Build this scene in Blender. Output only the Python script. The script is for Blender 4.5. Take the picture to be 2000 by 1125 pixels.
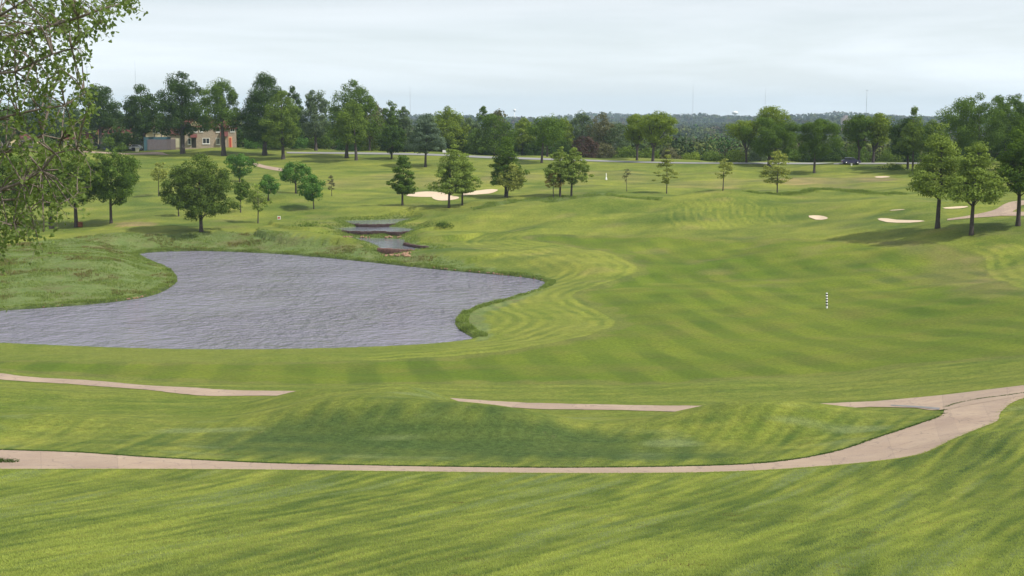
import bpy, bmesh, math, random
import numpy as np
from mathutils import Vector
R = math.radians
sc = bpy.context.scene
col = sc.collection
for o in list(bpy.data.objects): bpy.data.objects.remove(o)

# ---------------------------------------------------------------- camera
F = 2600.0                      # focal length in pixels of the 2000 px wide photograph
PITCH = math.atan((562.5 - 232.0) / F)
cam_d = bpy.data.cameras.new('camera'); cam = bpy.data.objects.new('camera', cam_d); col.objects.link(cam)
cam_d.sensor_width = 36; cam_d.lens = 36 * F / 2000; cam_d.clip_start = .1; cam_d.clip_end = 30000
cam.location = (0, 0, 0); cam.rotation_euler = (math.pi / 2 - PITCH, 0, 0)
sc.camera = cam
# ---------------------------------------------------------------- light
SUN_EL, SUN_AZ = 48.0, 110.0     # azimuth measured from +Y (view direction) towards +X
sd = bpy.data.lights.new('sun', 'SUN'); sun = bpy.data.objects.new('sun', sd); col.objects.link(sun)
sd.energy = 4.3; sd.angle = R(0.6); sd.color = (1.0, .955, .87)
sdir = Vector((math.cos(R(SUN_EL)) * math.sin(R(SUN_AZ)), math.cos(R(SUN_EL)) * math.cos(R(SUN_AZ)), math.sin(R(SUN_EL))))
sun.rotation_euler = sdir.to_track_quat('Z', 'Y').to_euler()
w = bpy.data.worlds.new('World'); sc.world = w; w.use_nodes = True
nt = w.node_tree; N = nt.nodes; L = nt.links
bg = N['Background']
sky = N.new('ShaderNodeTexSky'); sky.sky_type = 'NISHITA'; sky.sun_disc = False
sky.sun_elevation = R(SUN_EL); sky.sun_rotation = R(SUN_AZ); sky.air_density = 1.0; sky.dust_density = 1.2; sky.ozone_density = 1.5
tc = N.new('ShaderNodeTexCoord'); mp = N.new('ShaderNodeMapping'); mp.inputs['Scale'].default_value = (1.2, 1.2, 11)
L.new(tc.outputs['Generated'], mp.inputs[0])
cn = N.new('ShaderNodeTexNoise'); cn.inputs['Scale'].default_value = 1.9; cn.inputs['Detail'].default_value = 7; cn.inputs['Roughness'].default_value = .55
cn.inputs['Distortion'].default_value = .4
L.new(mp.outputs[0], cn.inputs['Vector'])
cr = N.new('ShaderNodeMapRange'); cr.inputs['From Min'].default_value = .40; cr.inputs['From Max'].default_value = .66
cr.inputs['To Min'].default_value = .58; cr.inputs['To Max'].default_value = .93
L.new(cn.outputs['Fac'], cr.inputs['Value'])
mx = N.new('ShaderNodeMix'); mx.data_type = 'RGBA'
L.new(cr.outputs[0], mx.inputs['Factor']); L.new(sky.outputs[0], mx.inputs['A']); 
sx = N.new('ShaderNodeSeparateXYZ'); L.new(tc.outputs['Generated'], sx.inputs[0])
hr = N.new('ShaderNodeMapRange'); L.new(sx.outputs['Z'], hr.inputs['Value'])      # the veil of thin cloud is thicker, so brighter, low in the sky
hr.inputs['From Min'].default_value = 0; hr.inputs['From Max'].default_value = .09; hr.inputs['To Min'].default_value = 1.5; hr.inputs['To Max'].default_value = .93
vs = N.new('ShaderNodeVectorMath'); vs.operation = 'SCALE'; vs.inputs[0].default_value = (7.5, 7.95, 8.3); L.new(hr.outputs[0], vs.inputs['Scale']); L.new(vs.outputs[0], mx.inputs['B'])
L.new(mx.outputs['Result'], bg.inputs['Color']); bg.inputs['Strength'].default_value = .115
sc.view_settings.view_transform = 'Standard'; sc.view_settings.look = 'None'; sc.view_settings.gamma = 1
sc.view_settings.exposure = .11
sc.render.engine = 'CYCLES'
sc.cycles.max_bounces = 6; sc.cycles.transparent_max_bounces = 4; sc.cycles.volume_bounces = 1
sc.cycles.transmission_bounces = 3; sc.cycles.diffuse_bounces = 3; sc.cycles.glossy_bounces = 2

# ---------------------------------------------------------------- projection helpers (photo pixel -> ray)
def ray(u, v):
    u = np.asarray(u, float); v = np.asarray(v, float)
    dx = (u - 1000) / F; dc = (562.5 - v) / F
    return dx, math.cos(PITCH) + dc * math.sin(PITCH), -math.sin(PITCH) + dc * math.cos(PITCH)
def on_plane(u, v, z):
    dx, dy, dz = ray(u, v); t = z / dz
    return dx * t, dy * t
def project(x, y, z):
    d = y * math.cos(PITCH) - z * math.sin(PITCH)
    h = y * math.sin(PITCH) + z * math.cos(PITCH)
    return 1000 + F * x / d, 562.5 - F * h / d
def depth(x, y, z): return y * math.cos(PITCH) - z * math.sin(PITCH)

def sstep(a, b, x):
    t = np.clip((x - a) / (b - a), 0, 1); return t * t * (3 - 2 * t)
_rs = np.random.RandomState(7)
def mknoise(wl, n=9, seed=0):
    r = np.random.RandomState(seed); a = r.uniform(0, 2 * np.pi, n); k = 2 * np.pi / (wl * r.uniform(.6, 1.6, n)); p = r.uniform(0, 6.28, n)
    def f(x, y):
        s = 0
        for i in range(n): s = s + np.sin(k[i] * (x * np.cos(a[i]) + y * np.sin(a[i])) + p[i])
        return s / math.sqrt(n / 2)
    return f

# ---------------------------------------------------------------- terrain
CP = [(0,1125,-9.0),(500,1125,-9.2),(1000,1125,-9.2),(1500,1125,-9.0),(2000,1125,-8.6),(-300,1125,-9),(2300,1125,-8.3),
(0,1000,-12.3),(1000,1000,-12.6),(1600,1000,-12.4),(2000,1000,-11.7),
(0,898,-15.5),(500,908,-15.6),(1000,918,-15.6),(1500,908,-15.3),(1700,882,-15.1),(1850,840,-14.9),(2000,768,-15.0),(2000,900,-13.5),(2000,830,-14.3),(2300,800,-14),
(-200,898,-15.4),(0,850,-16.3),(0,800,-17.2),(500,850,-16.7),(1000,850,-16.8),(1500,850,-16.5),
(0,735,-18.4),(300,758,-18.2),(560,774,-18.0),(1000,790,-17.8),(1300,800,-17.5),(1650,792,-17.0),(1850,780,-16.1),
(400,720,-19.2),(1000,720,-19.3),(1500,720,-19.0),(2000,700,-16.3),(-100,690,-20.2),(200,690,-20.2),(700,690,-20.2),
(1000,660,-20.4),(1400,640,-20.3),(1700,640,-19.4),(2000,600,-17.2),(2300,600,-15),
(1000,620,-20.5),(1130,590,-20.5),(1200,560,-20.4),(1500,540,-19.9),(1800,540,-18.8),(2000,500,-17.0),(2300,500,-14.5),
(1100,500,-19.4),(1400,480,-18.6),(1700,480,-17.4),(1000,470,-18.9),(1100,430,-16.9),(1500,430,-16.4),(1700,430,-15.4),(1830,445,-15.0),(1988,440,-14.5),
(900,435,-17.9),(1300,378,-14.6),(1300,350,-13.5),(1700,350,-13.1),(1500,378,-14.2),(1850,385,-13.6),(2000,400,-13.2),(2300,400,-12),
(1200,312,-10.8),(1650,320,-11.5),(900,303,-9.9),(2000,330,-11.3),(1000,385,-15.3),(800,400,-16.5),(900,340,-13.0),
(600,405,-16.7),(578,378,-15.3),(400,380,-15.4),(400,340,-13.2),(600,340,-13.0),(392,452,-18.7),(217,435,-18.6),(100,445,-18.9),
(0,470,-19.4),(0,400,-16.6),(0,330,-12.4),(200,320,-11.9),(500,320,-11.6),(300,290,-8.9),(450,288,-8.6),(600,300,-9.8),(750,302,-9.8),
(0,290,-8.8),(100,285,-8.5),(-300,290,-8),(-300,400,-16),(-300,520,-19.5),(0,600,-20.5),(200,585,-20.5),(150,530,-19.5),(100,500,-19.2),(250,470,-19.3),
(500,480,-20.0),(600,470,-19.8),(600,440,-18.6),(870,512,-20.4),(300,488,-20.4),(760,505,-20.5),(640,458,-19.2)]
WP = [(-150,450,-9),(-60,450,-11),(0,450,-15),(100,450,-17),(180,430,-15),(-200,600,-14),(0,600,-23),(200,600,-22),(-400,900,-22),(0,900,-26),(400,900,-26),
(-600,1500,-27),(0,1500,-27),(600,1500,-27),(-900,2500,-23),(0,2500,-24),(900,2500,-24),(-1300,3500,-15),(0,3500,-17),(1300,3500,-15),
(-1800,4600,-9),(0,4600,-12),(1800,4600,-10),(-2400,6500,-25),(0,6500,-25),(2400,6500,-25),(-4000,11000,-40),(0,11000,-40),(4000,11000,-40),
(0,0,-4),(-50,0,-4),(50,0,-4),(0,-60,-3.5),(-80,-60,-3.5),(80,-60,-3.5)]
def tc_(x, y):
    yy = np.maximum(y, -60.)
    return 3.0 * x / (yy + 95), 2.6 * np.log((yy + 75) / 15.0)
P = []
for (u, v, z) in CP:
    x, y = on_plane(u, v, z); P.append((float(x), float(y), z))
P += WP
P = np.array(P, float); px, py = tc_(P[:, 0], P[:, 1])
def _k(r2): return np.where(r2 > 1e-12, r2 * np.log(np.maximum(r2, 1e-12)), 0)
n = len(P); K = _k((px[:, None] - px) ** 2 + (py[:, None] - py) ** 2) + np.eye(n) * 2e-3
Q = np.stack([np.ones(n), px, py], 1)
A = np.block([[K, Q], [Q.T, np.zeros((3, 3))]])
SOL = np.linalg.solve(A, np.concatenate([P[:, 2], np.zeros(3)]))
def base_z(x, y):
    X, Y = tc_(x, y); X = np.clip(X, -2.2, 2.2)
    z = SOL[n] + SOL[n + 1] * X + SOL[n + 2] * Y
    for i in range(n): z = z + SOL[i] * _k((X - px[i]) ** 2 + (Y - py[i]) ** 2)
    return z
# mounds: (u of centre, distance, height, half width across, half depth, rotation deg)
MOUNDS = [(825,71,1.45,5.5,3.6,-4),(640,73,.95,4.8,3.0,12),(640,79,1.38,3.7,3.0,0),(812,77,1.2,3.0,2.4,0),(1010,69.5,.65,3.6,3,0),(1468,70.5,1.55,5.3,3.2,4),(1290,68.5,.35,5,3.2,0),
 (120,72,.7,5,2.6,8),(-100,84,.7,7,3,0),
 (1950,57,.5,3,2.2,20),
 (1050,232,1.3,11,7,6),(1180,236,1.7,9,7,0),(1390,235,2.7,9.5,9,0),(1300,220,.8,9,6,0),(1600,238,1.7,11,7,0),(1490,226,1.1,8,6,0),(1700,222,.9,12,6,0),
 (1810,211,.9,8,5,0),(930,228,.9,7,5,0),(1240,231,.5,6,5,0),
 (1500,182,.55,9,4,10),(1330,176,.45,8,3.5,-8),(1650,176,.5,10,4,6),(1180,186,.5,7,4,0),(1080,178,.6,6,4,0),
 (1850,128,.5,7,5,0),(1400,90,.25,8,3,0),
 (820,246,.8,7,5,0),(700,250,.8,8,5,0),(850,226,1.0,4.2,4.5,0),(560,262,1.1,7,6,0),(480,268,.8,7,6,0),(760,262,.6,6,5,0),
 (270,236,.6,8,6,0),(180,180,.5,9,8,0),(60,190,.5,9,9,0),(960,252,.5,8,5,0),
 (330,300,.9,12,9,0),(700,300,.7,14,9,0),(1700,330,.8,16,7,0),(1360,335,.8,16,7,0),(1900,325,1.2,12,7,0),(650,225,.4,5,4,0)]
_m = []
for (u, D, h, sx, sy, ro) in MOUNDS:
    _m.append(((u - 1000) / F * (D + 2), D, h, sx, sy, math.cos(R(ro)), math.sin(R(ro))))
n1, n2, n3, n4 = mknoise(9, 9, 1), mknoise(26, 9, 2), mknoise(600, 12, 3), mknoise(1900, 10, 5)
def raw_z(x, y):
    z = base_z(x, y)
    for (mx_, my_, h, sx, sy, c, s) in _m:
        dx = x - mx_; dy = y - my_
        a = (dx * c + dy * s) / sx; b = (-dx * s + dy * c) / sy
        q = a * a + b * b
        z = z + np.where(q < 12, h * np.exp(-q * .8), 0)
    amp = sstep(60, 150, y)
    z = z + n1(x, y) * (.022 + .05 * amp * (1 - sstep(300, 400, y))) + n2(x, y) * (.04 + .14 * amp)
    z = z + (n3(x, y) * 5 * sstep(700, 1600, y)) + n4(x, y * 1.3) * 6 * sstep(2500, 4200, y)
    return z

def poly_on_plane(pts, z):
    x, y = on_plane([p[0] for p in pts], [p[1] for p in pts], z); return np.stack([x, y], 1)
def smooth_closed(p, k=2):
    for _ in range(k):
        q = np.roll(p, -1, 0); a = .75 * p + .25 * q; b = .25 * p + .75 * q
        p = np.stack([a, b], 1).reshape(-1, 2)
    return p
def sdf(px_, x, y, reach=None):
    """signed distance to closed polygon, negative inside"""
    x = np.asarray(x, float); y = np.asarray(y, float); out = np.full(x.shape, 1e3)
    m = np.ones(x.shape, bool)
    if reach is not None:
        m = (x > px_[:, 0].min() - reach) & (x < px_[:, 0].max() + reach) & (y > px_[:, 1].min() - reach) & (y < px_[:, 1].max() + reach)
    X = x[m]; Y = y[m]
    if X.size == 0: return out
    d2 = np.full(X.shape, 1e12); ins = np.zeros(X.shape, bool)
    q = np.roll(px_, -1, 0)
    for (ax, ay), (bx, by) in zip(px_, q):
        ex, ey = bx - ax, by - ay; l2 = ex * ex + ey * ey + 1e-12
        t = np.clip(((X - ax) * ex + (Y - ay) * ey) / l2, 0, 1)
        d2 = np.minimum(d2, (X - ax - t * ex) ** 2 + (Y - ay - t * ey) ** 2)
        c = ((ay > Y) != (by > Y))
        if abs(ey) > 1e-9: ins ^= c & (X < ax + ex * (Y - ay) / ey)
    d = np.sqrt(d2); out[m] = np.where(ins, -d, d); return out
def wob(p, amp, seed):
    r = np.random.RandomState(seed); q = p.copy(); q += r.normal(0, amp, q.shape); return q

ZW = -21.0
POND = smooth_closed(poly_on_plane([(-260,628),(-100,614),(0,607),(100,601),(200,593),(270,584),(312,574),(341,557),(349,545),(333,525),(300,512),(268,500),(278,494),(330,491),(400,490),(480,493),(560,497),(640,504),(720,512),(800,521),(870,528),(950,535),(1030,542),(1070,551),(1060,563),(1010,580),(960,594),(910,607),(889,622),(890,640),(912,654),(932,664),(870,673),(760,680),(600,685),(400,687),(200,682),(0,673),(-260,660)], ZW), 2)
Z1, Z2, Z3 = -19.6, -18.6, -18.12
P1 = smooth_closed(poly_on_plane([(640,466),(670,464.5),(740,465.5),(792,467),(788,474),(800,479),(856,485),(848,487.5),(800,487),(750,486),(735,480),(712,473),(668,469)], Z1), 1)
P2 = smooth_closed(poly_on_plane([(645,447.5),(680,444),(722,442),(766,443),(812,447.5),(808,451.5),(777,453),(749,451.5),(708,451.5),(677,450.5)], Z2), 1)
P3 = smooth_closed(poly_on_plane([(668,431.5),(700,430.5),(740,430),(777,427.5),(808,427),(790,431.5),(773,436.5),(736,438.5),(703,438),(682,436)], Z3), 1)
PONDS = [(P3, Z3, 3.0, .12), (P2, Z2, 3.5, .15), (P1, Z1, 4.0, .2), (POND, ZW, 9.0, .28)]
# sand bunkers and putting greens as photo polygons, cast on the terrain further down
def height(x, y):
    x = np.asarray(x, float); y = np.asarray(y, float)
    z = raw_z(x, y)
    for (pp, zw, W, lip) in PONDS:
        d = sdf(pp, x, y, 14)
        near = d < W
        over = np.maximum(z, zw + lip + .12)
        if zw == ZW: over = np.where(near | (d < 13), over, z)
        t = sstep(0, W, d)
        zo = zw + lip * sstep(-.05, .45, d) + (over - zw - lip) * t
        zi = zw - .08 - 1.1 * sstep(0, 2.5, -d)
        z = np.where(d < 0, np.minimum(zi, z + 50), np.where(near, zo, np.where(d < 13, over, z)))
    for (cx, cy, rx, ry, dep) in PITS:
        q = ((x - cx) / rx) ** 2 + ((y - cy) / ry) ** 2
        z = z - dep * np.where(q < 6, np.exp(-q * 1.2), 0)
    return z
PITS = []
_ts = np.concatenate([np.linspace(18, 60, 130), np.geomspace(60.4, 700, 900), np.geomspace(703, 9000, 300)])
def cast(u, v):
    """first hit of the photo ray with the terrain -> x, y, z"""
    dx, dy, dz = [float(a) for a in ray(u, v)]
    k = _ts / dy; f = height(dx * k, _ts) - dz * k
    i = np.argmax(f > 0)
    if not (f > 0).any(): return None
    if i == 0: lo, hi = _ts[0] - 3, _ts[0]
    else: lo, hi = _ts[i - 1], _ts[i]
    a = f[i - 1] if i else -1; b = f[i]
    t = lo + (hi - lo) * (-a / (b - a)) if i else lo
    kk = t / dy; x = dx * kk
    return x, t, float(height(np.array([x]), np.array([t]))[0])
def cast_many(pts): return np.array([cast(u, v) for (u, v) in pts])
def resample(pts, n_):
    p = np.array(pts, float); s = np.r_[0, np.cumsum(np.hypot(*np.diff(p, axis=0).T))]
    # Catmull-Rom through the points, by arc length
    t = np.linspace(0, s[-1], n_); out = np.zeros((n_, 2))
    P_ = np.vstack([2 * p[0] - p[1], p, 2 * p[-1] - p[-2]])
    for i, tt in enumerate(t):
        k = min(np.searchsorted(s, tt, 'right') - 1, len(p) - 2); f = (tt - s[k]) / (s[k + 1] - s[k])
        a, b, c, d = P_[k:k + 4]
        out[i] = .5 * ((2 * b) + (c - a) * f + (2 * a - 5 * b + 4 * c - d) * f * f + (3 * b - 3 * c + d - a) * f ** 3)
    return out

# ---------------------------------------------------------------- object helpers
def tag(o, label=None, cat=None, group=None, kind=None):
    if label: o['label'] = label
    if cat: o['category'] = cat
    if group: o['group'] = group
    if kind: o['kind'] = kind
    return o
def empty(name, loc, rz=0):
    o = bpy.data.objects.new(name, None); col.objects.link(o); o.location = loc; o.rotation_euler = (0, 0, rz)
    o.empty_display_size = .5; return o
def np_mesh(name, verts, faces, mat, parent=None, smooth=True, attrs=None):
    """faces: (n,3) or (n,4) int array, or list of such arrays"""
    if not isinstance(faces, (list, tuple)): faces = [faces]
    faces = [np.asarray(f, dtype=np.int32) for f in faces if len(f)]
    me = bpy.data.meshes.new(name); verts = np.asarray(verts, np.float32)
    me.vertices.add(len(verts)); me.vertices.foreach_set('co', verts.ravel())
    nl = sum(f.size for f in faces); nf = sum(len(f) for f in faces)
    me.loops.add(nl); me.loops.foreach_set('vertex_index', np.concatenate([f.ravel() for f in faces]))
    me.polygons.add(nf)
    tot = np.concatenate([np.full(len(f), f.shape[1], np.int32) for f in faces])
    me.polygons.foreach_set('loop_start', np.r_[0, np.cumsum(tot)[:-1]].astype(np.int32))
    me.polygons.foreach_set('use_smooth', np.full(nf, smooth))
    me.update(calc_edges=True)
    if attrs:
        for k, a in attrs.items():
            if a.ndim == 2:
                at = me.attributes.new(k, 'FLOAT_COLOR', 'POINT'); at.data.foreach_set('color', a.astype(np.float32).ravel())
            else:
                at = me.attributes.new(k, 'FLOAT', 'POINT'); at.data.foreach_set('value', a.astype(np.float32))
    me.materials.append(mat)
    o = bpy.data.objects.new(name, me); col.objects.link(o)
    if parent: o.parent = parent
    return o
class MB:
    """collects boxes, tubes, prisms into one mesh"""
    def __init__(s): s.v = []; s.f4 = []; s.f3 = []; s.n = 0
    def add(s, v, f):
        v = np.asarray(v, float); s.v.append(v)
        for q in f:
            (s.f4 if len(q) == 4 else s.f3).append([i + s.n for i in q])
        s.n += len(v)
    def box(s, x0, x1, y0, y1, z0, z1):
        v = [(x0,y0,z0),(x1,y0,z0),(x1,y1,z0),(x0,y1,z0),(x0,y0,z1),(x1,y0,z1),(x1,y1,z1),(x0,y1,z1)]
        s.add(v, [(0,3,2,1),(4,5,6,7),(0,1,5,4),(1,2,6,5),(2,3,7,6),(3,0,4,7)])
    def tube(s, pts, rad, k=8, cap=True):
        pts = np.asarray(pts, float); rad = np.broadcast_to(rad, (len(pts),)); V = []; f = []
        for i, p in enumerate(pts):
            d = pts[min(i + 1, len(pts) - 1)] - pts[max(i - 1, 0)]; d = d / (np.linalg.norm(d) + 1e-9)
            a = np.cross(d, (0, 1, 0) if abs(d[1]) < .9 else (1, 0, 0)); a /= np.linalg.norm(a); b = np.cross(d, a)
            for j in range(k):
                t = 2 * math.pi * j / k; V.append(p + rad[i] * (math.cos(t) * a + math.sin(t) * b))
        for i in range(len(pts) - 1):
            for j in range(k):
                f.append((i * k + j, i * k + (j + 1) % k, (i + 1) * k + (j + 1) % k, (i + 1) * k + j))
        if cap:
            V.append(pts[-1]); e = len(V) - 1
            for j in range(k): f.append(((len(pts) - 1) * k + j, (len(pts) - 1) * k + (j + 1) % k, e))
        s.add(V, f)
    def prism(s, prof, y0, y1):
        """profile in x,z extruded along y"""
        m = len(prof); v = [(x, y0, z) for x, z in prof] + [(x, y1, z) for x, z in prof]
        f = [(i, (i + 1) % m, m + (i + 1) % m, m + i) for i in range(m)]
        v += [(sum(p[0] for p in prof) / m, y0, sum(p[1] for p in prof) / m), (sum(p[0] for p in prof) / m, y1, sum(p[1] for p in prof) / m)]
        f += [((i + 1) % m, i, 2 * m) for i in range(m)] + [(m + i, m + (i + 1) % m, 2 * m + 1) for i in range(m)]
        s.add(v, f)
    def prismx(s, prof, x0, x1):
        """profile in y,z extruded along x"""
        b = MB(); b.prism(prof, x0, x1); v = np.concatenate(b.v)[:, [1, 0, 2]]
        s.add(v, b.f4 + b.f3)
    def build(s, name, mat, parent=None, smooth=False):
        fs = []
        if s.f4: fs.append(np.array(s.f4))
        if s.f3: fs.append(np.array(s.f3))
        return np_mesh(name, np.concatenate(s.v), fs, mat, parent, smooth)

# ---------------------------------------------------------------- materials
def newmat(name):
    m = bpy.data.materials.new(name); m.use_nodes = True; t = m.node_tree
    return m, t.nodes, t.links, t.nodes['Principled BSDF']
def noise(Nn, Ll, vec, scale, detail=4, rough=.6):
    n_ = Nn.new('ShaderNodeTexNoise'); n_.inputs['Scale'].default_value = scale; n_.inputs['Detail'].default_value = detail; n_.inputs['Roughness'].default_value = rough
    Ll.new(vec, n_.inputs['Vector']); return n_.outputs['Fac']
def rng(Nn, Ll, val, a, b, c, d):
    r = Nn.new('ShaderNodeMapRange'); Ll.new(val, r.inputs['Value'])
    for k, x in zip(('From Min', 'From Max', 'To Min', 'To Max'), (a, b, c, d)): r.inputs[k].default_value = x
    return r.outputs[0]
def mixc(Nn, Ll, fac, a, b, mode='MIX'):
    m = Nn.new('ShaderNodeMix'); m.data_type = 'RGBA'; m.blend_type = mode
    for k, x in (('Factor', fac), ('A', a), ('B', b)):
        if isinstance(x, (tuple, list)): m.inputs[k].default_value = (*x[:3], 1)
        elif isinstance(x, (int, float)): m.inputs[k].default_value = x
        else: Ll.new(x, m.inputs[k])
    return m.outputs['Result']
def mth(Nn, Ll, op, a, b=None):
    m = Nn.new('ShaderNodeMath'); m.operation = op
    for i, x in enumerate((a, b)):
        if x is None: continue
        if isinstance(x, (int, float)): m.inputs[i].default_value = x
        else: Ll.new(x, m.inputs[i])
    return m.outputs[0]
def pos(Nn, Ll, scale=(1, 1, 1), rz=0):
    g = Nn.new('ShaderNodeNewGeometry'); m = Nn.new('ShaderNodeMapping'); m.inputs['Scale'].default_value = scale; m.inputs['Rotation'].default_value = (0, 0, rz)
    Ll.new(g.outputs['Position'], m.inputs[0]); return m.outputs[0]
def objpos(Nn, Ll, scale=(1, 1, 1)):
    g = Nn.new('ShaderNodeTexCoord'); m = Nn.new('ShaderNodeMapping'); m.inputs['Scale'].default_value = scale
    Ll.new(g.outputs['Object'], m.inputs[0]); return m.outputs[0]
def simple(name, c, rough=.8, var=.25, scale=1.5, metal=0, spec=.3, bump=0):
    m, Nn, Ll, b = newmat(name)
    v = objpos(Nn, Ll); f = noise(Nn, Ll, v, scale, 5)
    c2 = tuple(x * (1 - var) for x in c); c1 = tuple(min(1, x * (1 + var)) for x in c)
    Ll.new(mixc(Nn, Ll, f, c2, c1), b.inputs['Base Color']); b.inputs['Roughness'].default_value = rough
    b.inputs['Metallic'].default_value = metal; b.inputs['Specular IOR Level'].default_value = spec
    if bump:
        bp = Nn.new('ShaderNodeBump'); bp.inputs['Strength'].default_value = .6; bp.inputs['Distance'].default_value = bump
        Ll.new(noise(Nn, Ll, v, scale * 8, 4), bp.inputs['Height']); Ll.new(bp.outputs[0], b.inputs['Normal'])
    return m

def grass_material():
    m, Nn, Ll, b = newmat('turf')
    a1 = Nn.new('ShaderNodeAttribute'); a1.attribute_name = 'm1'; s1 = Nn.new('ShaderNodeSeparateColor'); Ll.new(a1.outputs['Color'], s1.inputs[0])
    a2 = Nn.new('ShaderNodeAttribute'); a2.attribute_name = 'm2'; s2 = Nn.new('ShaderNodeSeparateColor'); Ll.new(a2.outputs['Color'], s2.inputs[0])
    fair, tall, dry = s1.outputs; stripe, dark_turf, wild = s2.outputs
    p = pos(Nn, Ll)
    nA = noise(Nn, Ll, p, .055, 5, .6); nB = noise(Nn, Ll, p, .45, 6, .65); nC = noise(Nn, Ll, p, 3.2, 6, .7); nD = noise(Nn, Ll, p, 16, 4, .75)
    rough = mixc(Nn, Ll, rng(Nn, Ll, nB, .3, .7, 0, 1), (.096, .137, .017), (.165, .188, .029))
    rough = mixc(Nn, Ll, rng(Nn, Ll, nA, .35, .65, 0, .5), rough, (.185, .190, .036))
    fw = mixc(Nn, Ll, rng(Nn, Ll, nA, .35, .65, 0, 1), (.090, .134, .012), (.135, .166, .017))
    fw = mixc(Nn, Ll, rng(Nn, Ll, noise(Nn, Ll, p, .16, 5), .45, .75, 0, .7), fw, (.140, .140, .026))
    c = mixc(Nn, Ll, fair, rough, fw)
    tl = mixc(Nn, Ll, rng(Nn, Ll, nB, .3, .7, 0, 1), (.100, .145, .036), (.155, .185, .056))
    tl = mixc(Nn, Ll, rng(Nn, Ll, noise(Nn, Ll, p, .22, 6), .5, .72, 0, .7), tl, (.13, .10, .045))
    c = mixc(Nn, Ll, tall, c, tl)
    c = mixc(Nn, Ll, dry, c, mixc(Nn, Ll, nB, (.20, .155, .065), (.25, .19, .085)))
    c = mixc(Nn, Ll, dark_turf, c, mixc(Nn, Ll, nC, (.032, .066, .016), (.056, .092, .024)))
    wd = Nn.new('ShaderNodeVectorMath')
    c = mixc(Nn, Ll, wild, c, mixc(Nn, Ll, nB, (.022, .040, .012), (.050, .065, .022)))
    # scattered straw coloured specks and clippings
    c = mixc(Nn, Ll, rng(Nn, Ll, noise(Nn, Ll, p, 1.1, 8, .8), .61, .70, 0, .6), c, (.25, .20, .095))
    c = mixc(Nn, Ll, 1.0, c, mixc(Nn, Ll, stripe, (.52, .68, .82), (1.50, 1.40, 1.45)), 'MULTIPLY')
    bright = mth(Nn, Ll, 'MULTIPLY', 1.0, rng(Nn, Ll, nC, .28, .72, .68, 1.32))
    bright = mth(Nn, Ll, 'MULTIPLY', bright, rng(Nn, Ll, nD, .3, .7, .62, 1.38))
    c = mixc(Nn, Ll, a1.outputs['Alpha'], c, mixc(Nn, Ll, nC, (.150, .200, .085), (.185, .215, .075)))
    sc_ = Nn.new('ShaderNodeVectorMath'); sc_.operation = 'SCALE'; Ll.new(c, sc_.inputs[0]); Ll.new(bright, sc_.inputs['Scale'])
    Ll.new(sc_.outputs[0], b.inputs['Base Color'])
    b.inputs['Roughness'].default_value = .9; b.inputs['Specular IOR Level'].default_value = .12
    bp = Nn.new('ShaderNodeBump'); bp.inputs['Strength'].default_value = .9; bp.inputs['Distance'].default_value = .05
    h = mth(Nn, Ll, 'ADD', noise(Nn, Ll, p, 9, 5, .8), mth(Nn, Ll, 'MULTIPLY', nC, 2.0)); Ll.new(h, bp.inputs['Height']); Ll.new(bp.outputs[0], b.inputs['Normal'])
    return m
M_TURF = grass_material()

def water_material(name, base, ripple):
    m, Nn, Ll, b = newmat(name)
    b.inputs['Base Color'].default_value = (*base, 1); b.inputs['Roughness'].default_value = .12; b.inputs['IOR'].default_value = 1.333
    b.inputs['Specular IOR Level'].default_value = .5
    p = pos(Nn, Ll, (1, 1.0, 1), R(18)); p2 = pos(Nn, Ll, (1.25, 1.15, 1), R(-24))
    h = mth(Nn, Ll, 'ADD', noise(Nn, Ll, p, 1.5, 5, .6), mth(Nn, Ll, 'MULTIPLY', noise(Nn, Ll, p2, .55, 4, .55), 2.6))
    bp = Nn.new('ShaderNodeBump'); bp.inputs['Strength'].default_value = 1; bp.inputs['Distance'].default_value = ripple
    Ll.new(h, bp.inputs['Height']); Ll.new(bp.outputs[0], b.inputs['Normal'])
    Ll.new(rng(Nn, Ll, noise(Nn, Ll, p2, .055, 5, .6), .38, .62, .45, 1.0), bp.inputs['Strength'])
    # wind streaks: patches of finer, rougher ripples
    Ll.new(rng(Nn, Ll, noise(Nn, Ll, p2, .09, 4), .35, .65, .04, .16), b.inputs['Roughness'])
    return m
M_WATER = water_material('pond_water', (.225, .208, .268), .62)
M_WATER2 = water_material('still_water', (.17, .18, .21), .04)

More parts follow.
